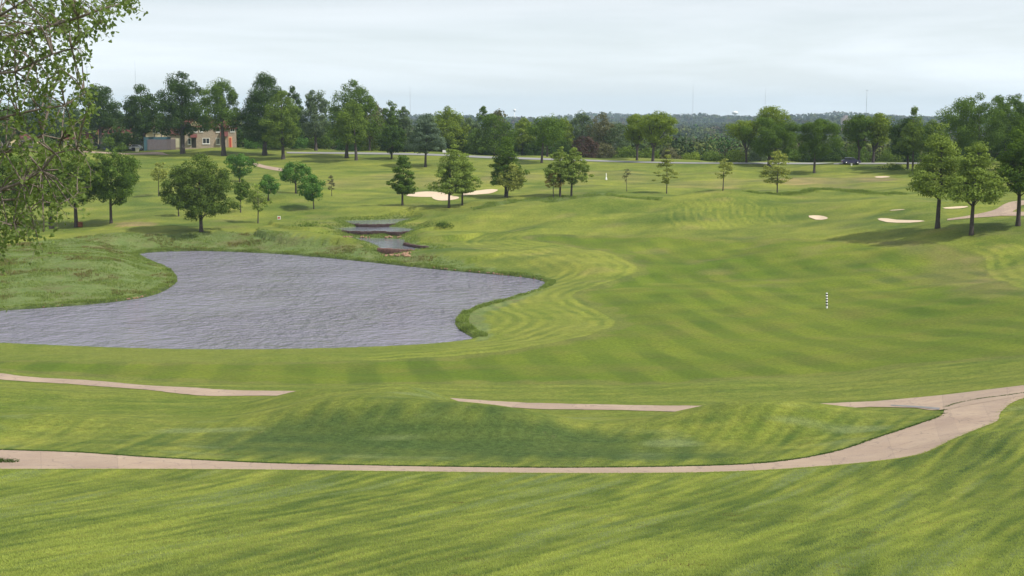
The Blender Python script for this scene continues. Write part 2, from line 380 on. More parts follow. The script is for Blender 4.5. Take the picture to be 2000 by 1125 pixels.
def path_material():
    m, Nn, Ll, b = newmat('path_concrete'); p = pos(Nn, Ll)
    c = mixc(Nn, Ll, rng(Nn, Ll, noise(Nn, Ll, p, .35, 6, .65), .3, .7, 0, 1), (.31, .215, .155), (.43, .32, .225))
    c = mixc(Nn, Ll, rng(Nn, Ll, noise(Nn, Ll, p, 1.3, 8, .7), .5, .72, 0, .55), c, (.25, .185, .165))
    # cracks
    vo = Nn.new('ShaderNodeTexVoronoi'); vo.feature = 'DISTANCE_TO_EDGE'; vo.inputs['Scale'].default_value = .42
    wv = Nn.new('ShaderNodeVectorMath'); wv.operation = 'ADD'; nn = Nn.new('ShaderNodeTexNoise'); nn.inputs['Scale'].default_value = 1.2; Ll.new(p, nn.inputs['Vector']); Ll.new(nn.outputs['Color'], wv.inputs[1]); Ll.new(p, wv.inputs[0])
    Ll.new(wv.outputs[0], vo.inputs['Vector'])
    c = mixc(Nn, Ll, rng(Nn, Ll, vo.outputs['Distance'], .0, .018, .75, 0), c, (.12, .09, .08))
    aa = Nn.new('ShaderNodeAttribute'); aa.attribute_name = 'al'
    fr = mth(Nn, Ll, 'ABSOLUTE', mth(Nn, Ll, 'SUBTRACT', mth(Nn, Ll, 'FRACT', mth(Nn, Ll, 'DIVIDE', aa.outputs['Fac'], 3.6)), .5))
    c = mixc(Nn, Ll, rng(Nn, Ll, fr, .0, .007, .55, 0), c, (.13, .10, .085))
    slab = Nn.new('ShaderNodeTexWhiteNoise'); slab.noise_dimensions = '1D'; Ll.new(mth(Nn, Ll, 'FLOOR', mth(Nn, Ll, 'ADD', mth(Nn, Ll, 'DIVIDE', aa.outputs['Fac'], 3.6), .5)), slab.inputs['W'])
    c = mixc(Nn, Ll, rng(Nn, Ll, slab.outputs['Value'], 0, 1, 0, .3), c, (.20, .145, .125))
    c = mixc(Nn, Ll, rng(Nn, Ll, noise(Nn, Ll, p, 14, 6, .8), .35, .7, .0, .35), c, (.52, .42, .33))
    Ll.new(c, b.inputs['Base Color']); b.inputs['Roughness'].default_value = .88; b.inputs['Specular IOR Level'].default_value = .2
    bp = Nn.new('ShaderNodeBump'); bp.inputs['Strength'].default_value = .5; bp.inputs['Distance'].default_value = .015
    Ll.new(noise(Nn, Ll, p, 22, 5), bp.inputs['Height']); Ll.new(bp.outputs[0], b.inputs['Normal'])
    return m
M_PATH = path_material()
M_ROAD = simple('road_asphalt', (.25, .245, .235), .9, .15, .3)
M_SAND = simple('bunker_sand', (.60, .47, .33), .95, .12, .8, bump=.03)
M_DRAIN = simple('drain_concrete', (.22, .21, .20), .85, .3, 1.5)

# ---------------------------------------------------------------- regions on the ground (world polygons)
def world_poly(px_pts, k=2):
    p = cast_many(px_pts)[:, :2]; return smooth_closed(p, k)
FW = world_poly([(-250,706),(0,704),(250,708),(450,708),(700,705),(900,695),(1050,676),(1160,654),(1207,634),(1190,616),(1130,593),(1113,574),(1165,558),(1235,537),(1248,519),(1205,500),(1130,483),(1020,468),(1020,458),(1300,455),(1600,466),(1750,470),(1850,479),(1930,497),(1922,530),(1985,566),(2200,600),(2200,680),(2000,699),(1800,714),(1500,737),(1250,752),(900,748),(560,756),(200,737),(0,724),(-250,715)], 3)
GREEN = world_poly([(905,422),(960,409),(1150,403),(1285,416),(1200,428),(1010,441),(915,436)], 2)
BACKFW = world_poly([(640,372),(600,352),(800,335),(1100,332),(1400,336),(1770,338),(1770,366),(1500,362),(1250,366),(1000,358),(800,365)], 2)
BROWN = world_poly([(1500,352),(1620,346),(1760,345),(1740,354),(1600,359),(1500,360)], 2)
BROWN2 = world_poly([(1690,474),(1800,477),(1915,494),(1918,528),(1975,566),(1990,590),(1880,575),(1800,556),(1775,535),(1830,512),(1790,494)], 2)
TAN = world_poly([(215,438),(240,434),(285,433),(315,437),(290,442),(235,443)], 2)
PEN = world_poly([(-250,620),(0,603),(200,590),(310,572),(345,550),(300,512),(268,500),(290,492),(400,489),(560,495),(720,510),(900,531),(1000,538),(980,528),(880,505),(750,488),(640,470),(560,455),(470,452),(400,455),(300,456),(150,462),(0,480),(-250,500)], 1)
BANKR = world_poly([(885,607),(1000,583),(1070,556),(1090,552),(1010,590),(940,615),(960,645),(950,668),(905,660),(880,640)], 1)
ROUGH1 = world_poly([(880,455),(960,440),(1240,470),(1290,520),(1270,560),(1270,640),(1000,705),(700,712),(720,690),(940,668),(890,640),(895,610),(1075,555),(1060,535),(960,510)], 1)
ROUGH2 = world_poly([(1900,480),(2200,460),(2200,620),(1980,570),(1900,540)], 0)
HASH = world_poly([(1285,447),(1300,410),(1330,392),(1400,384),(1470,392),(1540,412),(1545,432),(1460,441),(1380,448)], 1)
RIDGE = world_poly([(925,405),(960,396),(1050,386),(1180,377),(1290,386),(1290,390),(1180,382),(1050,392),(960,404),(930,410)], 0)
DARKTURF = world_poly([(330,872),(450,845),(560,812),(680,796),(820,792),(960,798),(1060,812),(1150,838),(1260,862),(1400,876),(1480,890),(1300,900),(1000,902),(750,900),(520,890)], 2)  # outline of the darker green turf on the front of the near mound
SANDS = [[(790,383),(800,376),(850,373),(872,375),(868,379),(840,384)],
 [(840,383),(870,377),(880,380),(902,385),(880,391),(850,391)],
 [(900,379),(915,372),(950,369),(974,370),(970,374),(930,379),(905,382)],
 [(1574,422),(1595,419),(1612,421),(1619,427),(1600,429)],
 [(1710,428),(1725,425),(1760,427),(1812,431),(1790,434),(1740,433)],
 [(1838,405),(1870,402),(1895,402),(1880,406),(1850,407)],
 [(1735,411),(1765,409),(1768,410),(1742,412)],
 [(1705,345),(1730,344),(1742,346),(1715,348)]]
SANDP = [world_poly(s, 1 if i > 2 else 2) for i, s in enumerate(SANDS)]
for s in SANDP[:6]:
    c0 = s.mean(0); r0 = (s.max(0) - s.min(0)) / 2
    PITS.append((c0[0], c0[1], r0[0] * 1.05, r0[1] * 1.05, .28))
PITS.append(((772 - 1000) / F * 203.5, 200.8, 3.0, 2.0, .75))      # the bed of stones below the lowest wall

# ---------------------------------------------------------------- ground sheet
_f1, _f2, _f3, _f4 = mknoise(2.3, 12, 21), mknoise(5.5, 10, 22), mknoise(.9, 12, 23), mknoise(1.3, 12, 24)
_f5 = mknoise(.45, 12, 25)
def streak(x, y):
    cc = (x + 30.8) * np.exp(-.012 * np.clip(y - 26, -10, 60)) - 30.8; al = .4 * x + y
    a = _f1(cc, al * .10); return .22 * np.tanh(2.2 * a) + .16 * _f2(cc, al * .16) + .40 * np.tanh(1.8 * _f3(cc, al * .05)) + .24 * _f5(cc, al * .07) + .14 * _f4(cc * .8 + .3 * al, al * .35)
def build_ground():
    ys = list(np.linspace(-60, 18, 24)); y = 18.4
    while y < 9000:
        ys.append(y); y += max(.105, 8.2e-4 * y ** 1.24)
    ys = np.array(ys)
    s = np.concatenate([np.linspace(-1.35, -.47, 36), np.linspace(-.46, .46, 560), np.linspace(.47, 1.35, 36)])
    Wd = np.maximum(ys, 0) + 25
    X = s[None, :] * Wd[:, None]; Y = np.repeat(ys[:, None], len(s), 1)
    x = X.ravel(); y = Y.ravel()
    z = np.concatenate([height(a, b) for a, b in zip(np.array_split(x, 40), np.array_split(y, 40))])
    nr, nc = X.shape; i = np.arange(nr - 1)[:, None] * nc + np.arange(nc - 1)[None, :]; i = i.ravel()
    f = np.stack([i, i + 1, i + nc + 1, i + nc], 1)
    # masks
    dF = sdf(FW, x, y, 30)
    fair = sstep(.3, -.3, dF)
    green = sstep(.4, -.4, sdf(GREEN, x, y, 3)); back = sstep(2.5, -2.5, sdf(BACKFW, x, y, 6))
    e1, e2, e3 = mknoise(2.2, 9, 11), mknoise(7, 9, 12), mknoise(16, 9, 13)
    tall = sstep(1.2, -1.2, sdf(PEN, x, y, 4) + e1(x, y) * .5) + sstep(.5, -.5, sdf(BANKR, x, y, 3) + e1(x, y) * .3) + sstep(.6, -.6, sdf(RIDGE, x, y, 4))
    for (pp, zw, W, lip) in PONDS: tall = np.maximum(tall, sstep(1.6, .4, sdf(pp, x, y, 5) + e1(x, y) * .3) * (sdf(FW, x, y, 2) > 0) * np.where((zw == ZW) & (y < 128), .25, 1))
    dry = sstep(2, -2, sdf(BROWN, x, y, 6)) * .38 + sstep(1, -1, sdf(TAN, x, y, 4) + e1(x, y) * .4) * .7
    dry = dry + sstep(2.5, -2.5, sdf(BROWN2, x, y, 6) + .8 * e2(x, y)) * .30
    dry = dry + back * np.clip(.16 + .13 * e3(x, y * .4), 0, .5)
    dry = dry + np.clip(e2(x * .6, y) - 1.0, 0, 1) * .22 * sstep(140, 170, y) * sstep(330, 280, y) + fair * sstep(1.0, 0, -dF - .6 - .9 * np.abs(e2(x, y))) * .2
    pond_d = sdf(POND, x, y, 6)
    dirt = sstep(.75, .05, pond_d + .25 * e1(x * 1.7, y * 1.7)) * (pond_d > -1.5) * np.where(y > 128, 1, .15)
    dry = np.clip(dry, 0, 1)
    # mowing stripes, -1..1
    st = np.zeros_like(x)
    wob_ = .35 * e2(x, y) * .3
    r1 = sstep(.5, -.5, sdf(ROUGH1, x, y, 4)) * (dF > .1); r2 = sstep(.5, -.5, sdf(ROUGH2, x, y, 4)) * (dF > .1)
    per = 1.5 + .5 * sstep(0, 10, dF)
    st += (r1 + r2) * (np.tanh(1.6 * np.sin(2 * np.pi * (dF + .10 * e1(x, y)) / 1.75)) * np.clip(.34 + .18 * e2(x, y), .05, .7) + .36) * sstep(17, 9, dF)
    st += sstep(.6, -.6, sdf(HASH, x, y, 3)) * np.sin(2 * np.pi * (x + .3 * np.sin(y * .5) + .15 * e2(x, y)) / 1.3) * np.clip(.38 + .25 * e1(x * .7, y), 0, .8)
    inF = sstep(.2, -.4, dF)
    c = x + .135 * (y - 100)
    st += inF * np.tanh(3.5 * np.sin(2 * np.pi * (c + .10 * e3(x, y)) / 5.0)) * np.clip(.23 - .0008 * (y - 95) + .10 * e3(x, y), 0, .5)
    q = x * .35 + y; st += inF * sstep(122, 150, y) * (np.tanh(1.5 * np.sin(2 * np.pi * (q + 1.5 * e3(x, y)) / 9.5)) * .05 + .13 * e2(x * .15, y * .8) + .12 * e1(x * .12, y * .7)) 
    st += green * np.sin(2 * np.pi * (x * .3 + y) / 4.0) * .15 + green * .35 + fair * (y > 150) * .05
    st += back * (.22 * np.tanh(np.sin(2 * np.pi * (y + .08 * x) / 9)) + .15)
    fg = sstep(80, 60, y)
    cc = (x + 30.8) * np.exp(-.012 * np.clip(y - 26, -10, 60)) - 30.8; al = .4 * x + y
    f1, f2, f3 = mknoise(2.3, 12, 21), mknoise(5.5, 10, 22), mknoise(.9, 12, 23)
    st += fg * streak(x, y)
    mid = sstep(60, 66, y) * sstep(104, 90, y) * (1 - fair)
    st += mid * (.13 * f1(x * .25 + .3 * y, y * 1.3) + .10 * f1(x * .12, y * .9) + .1 * f3(x * .3, y))
    gen = sstep(140, 170, y) * (1 - inF) * (1 - np.clip(tall, 0, 1)) * sstep(420, 380, y)
    st += gen * (.28 * e2(x * .35, y * .9) + .18 * e3(x * .5, y) + .10 * e1(x * .3, y))
    dark_turf = sstep(2.0, -2.2, sdf(DARKTURF, x, y, 5) + .5 * e1(x, y)) * .85 * np.clip(.93 + .08 * f1(x * .25 + .45 * y, y) , .5, 1)
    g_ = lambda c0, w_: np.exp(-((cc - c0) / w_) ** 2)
    dark_turf = dark_turf + sstep(62, 54, y) * sstep(-.5, 4, cc) * (.62 * g_(5.3, .75) + .42 * g_(8.0, .6) + .62 * g_(10.6, .9) + .5 * g_(2.4, .45) + .7 * g_(14.5, 1.6)) * np.clip(.85 + .3 * e2(x * .3, y * .2), .2, 1)  # darker green diagonal bands on the right of the near slope
    pale = sstep(62, 54, y) * (y > 18) * np.clip(.45 * f3(cc * .8 + 9, al * .05) + .3 * f2(cc + 30, al * .12) - .32, 0, .6)
    pale = pale + sstep(60, 64, y) * sstep(82, 74, y) * np.clip(.3 * f1(x * .3 + .5 * y, y) + .3 * e2(x, y) - .4, 0, .6)
    st *= 1 - .75 * sstep(.5, -1.5, sdf(DARKTURF, x, y, 5))
    far = sstep(400, 440, y); wild = far
    one = np.ones_like(x); cl = lambda a: np.clip(a, 0, 1)
    m1 = np.stack([cl(fair * (1 - green)), cl(tall), cl(dry), cl(pale)], 1)
    m2 = np.stack([cl(st * .5 + .5), cl(dark_turf), cl(wild + dirt * .85), one], 1)
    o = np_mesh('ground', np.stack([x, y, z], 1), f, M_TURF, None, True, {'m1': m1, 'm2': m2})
    tag(o, 'mown grass of the golf course rolling down to the pond and off to the horizon', 'ground', kind='structure')
build_ground()

# ---------------------------------------------------------------- water
def grow(p, d):
    c = p.mean(0); out = p.copy(); a = np.roll(p, 1, 0); b = np.roll(p, -1, 0); t = b - a; nrm = np.stack([t[:, 1], -t[:, 0]], 1)
    nrm /= np.linalg.norm(nrm, axis=1)[:, None] + 1e-9
    area = .5 * np.sum(p[:, 0] * np.roll(p[:, 1], -1) - np.roll(p[:, 0], -1) * p[:, 1])
    return out + nrm * d * (1 if area > 0 else -1)
def sheet_ngon(name, p, z, mat):
    bm = bmesh.new(); vs = [bm.verts.new((a, b, z)) for a, b in p]; bm.faces.new(vs)
    bmesh.ops.triangulate(bm, faces=bm.faces[:]); bmesh.ops.recalc_face_normals(bm, faces=bm.faces[:])
    if bm.faces[:][0].normal.z < 0: bmesh.ops.reverse_faces(bm, faces=bm.faces[:])
    me = bpy.data.meshes.new(name); bm.to_mesh(me); bm.free(); me.materials.append(mat)
    o = bpy.data.objects.new(name, me); col.objects.link(o); return o
tag(sheet_ngon('water', grow(POND, .35), ZW, M_WATER), 'large grey rippled pond curving round the fairway', 'pond', kind='structure')
for p_, z_, l_ in ((P1, Z1, 'lowest and widest pool of the stepped stream'), (P2, Z2, 'narrow middle pool of the stepped stream'), (P3, Z3, 'small uppermost pool of the stepped stream')):
    tag(sheet_ngon('water', grow(p_, .12), z_, M_WATER2), l_, 'pool', kind='structure')

# ---------------------------------------------------------------- paths, road, sand
def strip_world(name, A, B, m, off, mat):
    n_ = len(A); t = np.linspace(0, 1, m)[None, :, None]; G = A[:, None, :2] * (1 - t) + B[:, None, :2] * t
    x = G[..., 0].ravel(); y = G[..., 1].ravel(); z = height(x, y) + off
    # keep the borders tucked into the turf
    i = (np.arange(n_ - 1)[:, None] * m + np.arange(m - 1)[None, :]).ravel()
    f = np.stack([i, i + 1, i + m + 1, i + m], 1)
    ml = G[:, m // 2]; al = np.r_[0, np.cumsum(np.hypot(*np.diff(ml, axis=0).T))]
    o = np_mesh(name, np.stack([x, y, z], 1), f, mat, attrs={'al': np.repeat(al, m)})
    me = o.data
    if me.polygons[0].normal.z < 0: me.flip_normals()
    return o
def strip_px(name, up, lo, n_, m, off, mat):
    return strip_world(name, cast_many(resample(up, n_)), cast_many(resample(lo, n_)), m, off, mat)
def strip_line(name, pts, width, n_, m, off, mat):
    p = resample(pts, n_); d = np.gradient(p, axis=0); d /= np.linalg.norm(d, axis=1)[:, None]; nn = np.stack([-d[:, 1], d[:, 0]], 1)
    r = np.random.RandomState(3); w_ = width / 2 * (1 + .05 * np.convolve(r.normal(size=n_), np.ones(3) / 3, 'same'))[:, None]
    return strip_world(name, p + nn * w_, p - nn * w_, m, off, mat)
up = [(-300,868),(-150,873),(0,879),(150,884),(300,894),(500,904),(700,909),(900,912.5),(1100,914),(1300,912),(1450,907.5),(1550,898),(1640,880),(1720,853),(1790,830),(1838,812),(1850,795),(1905,781),(2000,768),(2200,735)]
lo = [(-300,914),(-150,916),(0,917),(150,917),(300,917),(500,918),(700,920.5),(900,923),(1100,925),(1300,924.5),(1450,921),(1550,915.5),(1690,904),(1795,888),(1862,858),(1910,838),(1948,822),(1957,803),(2010,775),(2200,742)]
# the two edges are cast separately, paired by arc length
CPA = strip_px('cart_path', up, lo, 420, 15, .018, M_PATH); tag(CPA, 'near pale concrete cart path sweeping up to the right', 'path', kind='structure')
def PU(u, D): return ((u - 1000) / F * (D + 2.4), D)
def cw(u, v): c = cast(u, v); return (c[0], c[1])
lineB = [cw(-250,722), cw(0,735.5), cw(150,746), cw(300,758), cw(420,767), PU(560,85.6), PU(750,84), PU(930,82.6), PU(1100,81), PU(1250,79.8), PU(1400,79.0), PU(1520,78.4), PU(1640,77.8), PU(1740,76.9), PU(1850,75.4), PU(2000,74), PU(2200,71)]
CPB = strip_line('cart_path', lineB, 2.6, 400, 11, .022, M_PATH); tag(CPB, 'second concrete cart path running behind the grass mounds', 'path', kind='structure')
upj = [(1690,786),(1780,778),(1860,770),(2000,753),(2200,728)]; loj = [(1690,795),(1780,797),(1840,801),(1960,780),(2200,745)]
CPJ = strip_px('cart_path', upj, loj, 110, 11, .028, M_PATH); tag(CPJ, 'widened concrete apron where the two near cart paths meet', 'path', kind='structure')
DR = strip_px('drain', [(1740,791.5),(1790,794),(1836,797.5)], [(1740,793.5),(1790,797),(1834,801.5)], 20, 3, .04, M_DRAIN)
tag(DR, 'grey concrete drain strip set in the path junction at right', 'drain')
# far right path fork
fp = [[(2100,388),(2000,394),(1960,401),(1945,412),(1915,420),(1880,424)], [(2100,424),(2000,421),(1960,421),(1930,423),(1880,426)]]
tag(strip_px('cart_path', [(1850,428),(1895,421),(1940,411),(1962,399),(1985,393),(2040,389)], [(1850,431),(1900,426),(1960,421),(1985,409),(1998,401),(2040,398)], 60, 5, .05, M_PATH), 'pale cart path forking behind the oaks at right edge', 'path', kind='structure')
tag(strip_px('cart_path', [(1930,417),(1970,414.5),(2010,414),(2100,410)], [(1930,422),(1970,422),(2010,422),(2100,421)], 40, 5, .056, M_PATH), 'short branch of the forked path at right edge', 'path', kind='structure')
tag(strip_px('cart_path', [(475,316),(500,319),(525,325),(560,330)], [(470,318.5),(500,325),(525,331),(550,335)], 40, 5, .06, M_PATH), 'pale path scrap on the lawn below the big dark maple', 'path', kind='structure')
tag(strip_px('cart_path', [(150,294),(200,297),(250,299.5),(300,297),(318,298)], [(150,297),(200,300),(250,302),(300,302),(340,304)], 60, 5, .06, M_PATH), 'thin pale path crossing the lawn in front of the fenced building', 'path', kind='structure')
tag(strip_px('road', [(560,297),(770,299),(871,302),(961,306),(1079,310),(1200,314),(1330,317.5),(1500,318),(1650,318.5),(1800,318)], [(560,300),(770,302.5),(871,305.5),(961,310),(1079,313.5),(1200,317),(1330,320),(1500,321),(1650,321.5),(1800,321)], 160, 4, .10, M_ROAD), 'pale road running along the far tree line', 'road', kind='structure')
tag(strip_px('car_park', [(-60,283),(30,283),(150,282),(270,283)], [(-60,290),(30,289),(150,286.5),(270,286)], 50, 4, .06, M_ROAD), 'grey car park strip in front of the yellow buildings', 'car park', kind='structure')
SL = ['left pale sand bunker behind the three oaks', 'front sand bunker lobe around the tall oak trunk', 'right sand bunker beside the leaning oak', 'small square sand bunker on the right slope', 'long thin sand bunker left of the right oaks', 'sliver of sand bunker seen between the right oaks', 'tiny sand sliver above the long right bunker', 'distant small sand bunker beyond the yellow fairway']
for p_, l_ in zip(SANDP, SL):
    c0 = p_.mean(0); m_ = 7; rings = [c0 + (p_ - c0) * t for t in np.linspace(0, 1, m_)[1:]]; k = len(p_)
    xy = np.vstack([[c0]] + rings); z = height(xy[:, 0], xy[:, 1]) + .05
    f4 = []; f3 = [(0, 1 + j, 1 + (j + 1) % k) for j in range(k)]
    for r_ in range(m_ - 2):
        for j in range(k): f4.append((1 + r_ * k + j, 1 + (r_ + 1) * k + j, 1 + (r_ + 1) * k + (j + 1) % k, 1 + r_ * k + (j + 1) % k))
    o = np_mesh('sand_bunker', np.c_[xy, z], [np.array(f4), np.array(f3)], M_SAND)
    bm = bmesh.new(); bm.from_mesh(o.data); bmesh.ops.recalc_face_normals(bm, faces=bm.faces[:])
    if sum(fc.normal.z for fc in bm.faces) < 0: bmesh.ops.reverse_faces(bm, faces=bm.faces[:])
    bm.to_mesh(o.data); bm.free()
    tag(o, l_, 'sand bunker', kind='structure')

# ---------------------------------------------------------------- foliage
def leaf_material(name, c, trans=.3, warm=(1.12, 1.12, .85)):
    m = bpy.data.materials.new(name); m.use_nodes = True; t = m.node_tree; Nn = t.nodes; Ll = t.links
    Nn.remove(Nn['Principled BSDF']); out = Nn['Material Output']
    a = Nn.new('ShaderNodeAttribute'); a.attribute_name = 'lv'
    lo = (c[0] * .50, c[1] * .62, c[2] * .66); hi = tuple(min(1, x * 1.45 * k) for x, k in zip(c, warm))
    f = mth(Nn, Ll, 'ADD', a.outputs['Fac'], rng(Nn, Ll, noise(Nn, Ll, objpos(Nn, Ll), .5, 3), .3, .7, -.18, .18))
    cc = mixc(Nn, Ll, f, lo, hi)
    d = Nn.new('ShaderNodeBsdfDiffuse'); tr = Nn.new('ShaderNodeBsdfTranslucent'); mx_ = Nn.new('ShaderNodeMixShader'); mx_.inputs[0].default_value = trans
    Ll.new(cc, d.inputs['Color']); Ll.new(mixc(Nn, Ll, .5, cc, (c[0] * 1.9, c[1] * 2.0, c[2] * .8)), tr.inputs['Color'])
    Ll.new(d.outputs[0], mx_.inputs[1]); Ll.new(tr.outputs[0], mx_.inputs[2]); Ll.new(mx_.outputs[0], out.inputs['Surface'])
    return m
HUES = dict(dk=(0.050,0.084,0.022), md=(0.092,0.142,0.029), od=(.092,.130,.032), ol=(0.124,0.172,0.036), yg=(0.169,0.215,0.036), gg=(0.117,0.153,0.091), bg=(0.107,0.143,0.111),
            yo=(0.247,0.260,0.078), oo=(0.260,0.202,0.078), pu=(0.091,0.055,0.058), gb=(0.137,0.130,0.081), br=(0.091,0.176,0.042), oy=(0.189,0.237,0.060))
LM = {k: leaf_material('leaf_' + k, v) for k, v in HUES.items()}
def bark_material(name, c):
    m, Nn, Ll, b = newmat(name); v = objpos(Nn, Ll, (6, 6, 1.2))
    Ll.new(mixc(Nn, Ll, rng(Nn, Ll, noise(Nn, Ll, v, 2.0, 6, .7), .3, .7, 0, 1), tuple(x * .55 for x in c), tuple(x * 1.35 for x in c)), b.inputs['Base Color'])
    b.inputs['Roughness'].default_value = .95; b.inputs['Specular IOR Level'].default_value = .1
    bp = Nn.new('ShaderNodeBump'); bp.inputs['Distance'].default_value = .03; Ll.new(noise(Nn, Ll, v, 4, 5), bp.inputs['Height']); Ll.new(bp.outputs[0], b.inputs['Normal'])
    return m
BARK = bark_material('bark', (.085, .070, .066)); BARKL = bark_material('bark_pale', (.20, .165, .135))

def unit(a): return a / (np.linalg.norm(a, axis=-1, keepdims=True) + 1e-9)
def leaf_quads(C, Nrm, size, r, asp=.62):
    n_ = len(C); rd = unit(r.normal(size=(n_, 3))); a = unit(np.cross(Nrm, rd)); b = np.cross(Nrm, a)
    s = (size * r.uniform(.65, 1.35, n_))[:, None]
    V = np.stack([C - a * s, C - b * s * asp + a * s * .1, C + a * s, C + b * s * asp + a * s * .1], 1).reshape(-1, 3)
    f = np.arange(n_ * 4).reshape(-1, 4); return V, f
def clump_leaves(cen, rad, n_each, size, r, squash=.8, solid=.55):
    k = len(cen); idx = np.repeat(np.arange(k), n_each); n_ = len(idx)
    d = unit(r.normal(size=(n_, 3))); rr = rad[idx] * (solid + (1 - solid) * r.uniform(0, 1, n_) ** .6) * r.uniform(.75, 1.12, n_)
    off = d * rr[:, None]; off[:, 2] *= squash
    C = cen[idx] + off
    Nr = unit(d * 1.2 + np.array([0, 0, .35]) + r.normal(size=(n_, 3)) * .45)
    V, f = leaf_quads(C, Nr, size, r)
    cl = r.uniform(.15, .85, k)[idx]; lv = np.clip(.45 * cl + .55 * r.uniform(0, 1, n_), 0, 1)
    return V, f, np.repeat(lv, 4)
def env(kind, t):
    t = np.clip(t, 1e-3, .999)
    if kind == 'round': return (1 - np.abs(2 * t - 1) ** 2.2) ** .5
    if kind == 'oval': return np.sin(np.pi * t ** .8) ** .55
    if kind == 'pyr': return np.minimum(1, t / .10) ** .5 * (1 - t) ** .72 * 1.02 + .03
    if kind == 'pear': return np.minimum(1, t / .12) ** .5 * (1 - t ** 1.7) ** .75
    if kind == 'maple': return np.minimum(1, (t + .04) / .20) ** .6 * (1 - t ** 2.8) ** .62
    if kind == 'vase': return (.25 + .75 * t ** .6) * (1 - t ** 4.5) ** .5
    if kind == 'poplar': return np.sin(np.pi * t ** .75) ** .7
    if kind == 'dome': return (1 - t ** 2.3) ** .5
    return np.ones_like(t)
def make_crown(kind, R_, h0, h1, s, r, n_cl, cr, cover=7, squash=.8, lean=(0, 0), solid=.5, lobes=.16):
    """clump centres inside the envelope and the leaves around them"""
    t = r.uniform(0, 1, n_cl * 6); keep = r.uniform(0, 1, len(t)) < env(kind, t) ** 1.3; t = t[keep][:n_cl]
    k = len(t); ang = r.uniform(0, 2 * np.pi, k); ph = r.uniform(0, 6.28, 3)
    wob_ = 1 + lobes * np.sin(2 * ang + ph[0] + 3 * t) + lobes * .8 * np.sin(3 * ang + ph[1] - 5 * t) + .5 * lobes * np.sin(7 * t * 3 + ph[2] + ang)
    er = R_ * 1.14 * env(kind, t) * wob_; crr = cr * R_ * r.uniform(.65, 1.3, k)
    rr = np.maximum(er - crr * .6, 0) * r.uniform(.0, 1, k) ** .38
    z = h0 + crr * squash * .5 + (h1 - h0 - crr * squash) * t
    cen = np.stack([rr * np.cos(ang) + lean[0] * (t), rr * np.sin(ang) + lean[1] * t, z], 1)
    area = 1.6 * R_ * (h1 - h0); tot = cover * 1.7 * area / (s * s * 1.24 * 2)
    ne = max(6, int(tot / k)); V, f, lv = clump_leaves(cen, crr, ne, s, r, squash, solid)
    return cen, crr, V, f, lv
def make_trunk(H, rb, cen, r, h0, nl=12, split=None, lean=(0, 0), topf=.8):
    b = MB(); zs = np.linspace(-.6, H * topf, 9); ph = r.uniform(0, 6, 2); wv = .02 * H
    def ax(z):
        q = np.clip(z / H, 0, 1); return np.array([lean[0] * q ** 1.5 + wv * math.sin(q * 5 + ph[0]) * q, lean[1] * q ** 1.5 + wv * math.sin(q * 4 + ph[1]) * q, z])
    rad = [rb * (1.45 if z < 0 else (1.12 if z < .04 * H else 1 - .85 * (z / (H * topf)) ** 1.1)) for z in zs]
    if split:
        zs = np.linspace(-.6, split, 5); rad = [rb * (1.4 if z < 0 else 1 - .25 * z / split) for z in zs]
    b.tube([ax(z) for z in zs], rad, 9)
    o = np.argsort(r.uniform(size=len(cen)))[:nl]
    for i in o:
        c = cen[i]; hd = math.hypot(c[0], c[1])
        z0 = split * r.uniform(.75, 1) if split else max(h0 * .9, min(c[2] - hd * r.uniform(.3, .8), H * .7))
        s0 = ax(z0); m1_ = s0 * .62 + c * .38 + np.array([0, 0, (.12 if not split else .05) * hd]); m2_ = s0 * .3 + c * .7 + np.array([0, 0, .06 * hd])
        r0 = rb * (.55 if split else .38 * max(.25, 1 - z0 / H)) * r.uniform(.7, 1.1)
        b.tube([s0, m1_, m2_, c], [r0, r0 * .7, r0 * .4, .015], 5)
        if split or nl > 14:   # secondary forks
            for _ in range(2):
                e = cen[r.randint(len(cen))] * .35 + c * .65; b.tube([m1_, (m1_ + e) / 2 + [0, 0, .2], e], [r0 * .4, r0 * .25, .012], 4)
    return b
GR = {}
def tree(label, cat, u, vb, vt, ul, ur, vcb, kind='oval', hue='md', D=None, name='deciduous_tree', group=None, tw=None, n_cl=None, cr=.27, cover=7, squash=.8,
         nl=12, split=None, lean=0, bark=None, seed=None, leafk=1.12, solid=.62, lobes=.16, topf=.8):
    seed = seed if seed is not None else int(u * 7 + vt * 3) % 9973
    r = np.random.RandomState(seed)
    if D is None: x, y, z = cast(u, vb)
    else: y = D; x = float(ray(u, vb)[0]) / math.cos(PITCH) * D; z = float(height(np.array([x]), np.array([y]))[0])
    dp = depth(x, y, z); mpp = dp / F
    if D is not None: x = (u - 1000) * mpp
    zt = lambda v: float(ray(0, v)[2] / ray(0, v)[1] * y) - z
    H = zt(vt); h0 = max(zt(vcb), .0); Rr = (ur - ul) / 2 * mpp; cx = ((ur + ul) / 2 - u) * mpp
    s = max(.13, .62 * dp / 1331) * leafk
    n_cl = n_cl or 110
    cen, crr, V, f, lv = make_crown(kind, Rr, h0, H, s, r, n_cl, cr, cover, squash, (0, 0), solid, lobes)
    t = np.clip((cen[:, 2] - h0) / (H - h0), 0, 1)
    V[:, 0] += cx; cen[:, 0] += cx
    root = empty(name, (x, y, z - .02)); tag(root, label, cat, group)
    rb = tw / 2 * mpp if tw else .014 * H + .05
    make_trunk(H, rb, cen, r, h0, nl, split * H if split else None, (cx + lean * mpp, 0), topf).build('trunk', bark or BARK, root, True)
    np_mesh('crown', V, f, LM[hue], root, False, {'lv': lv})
    return root
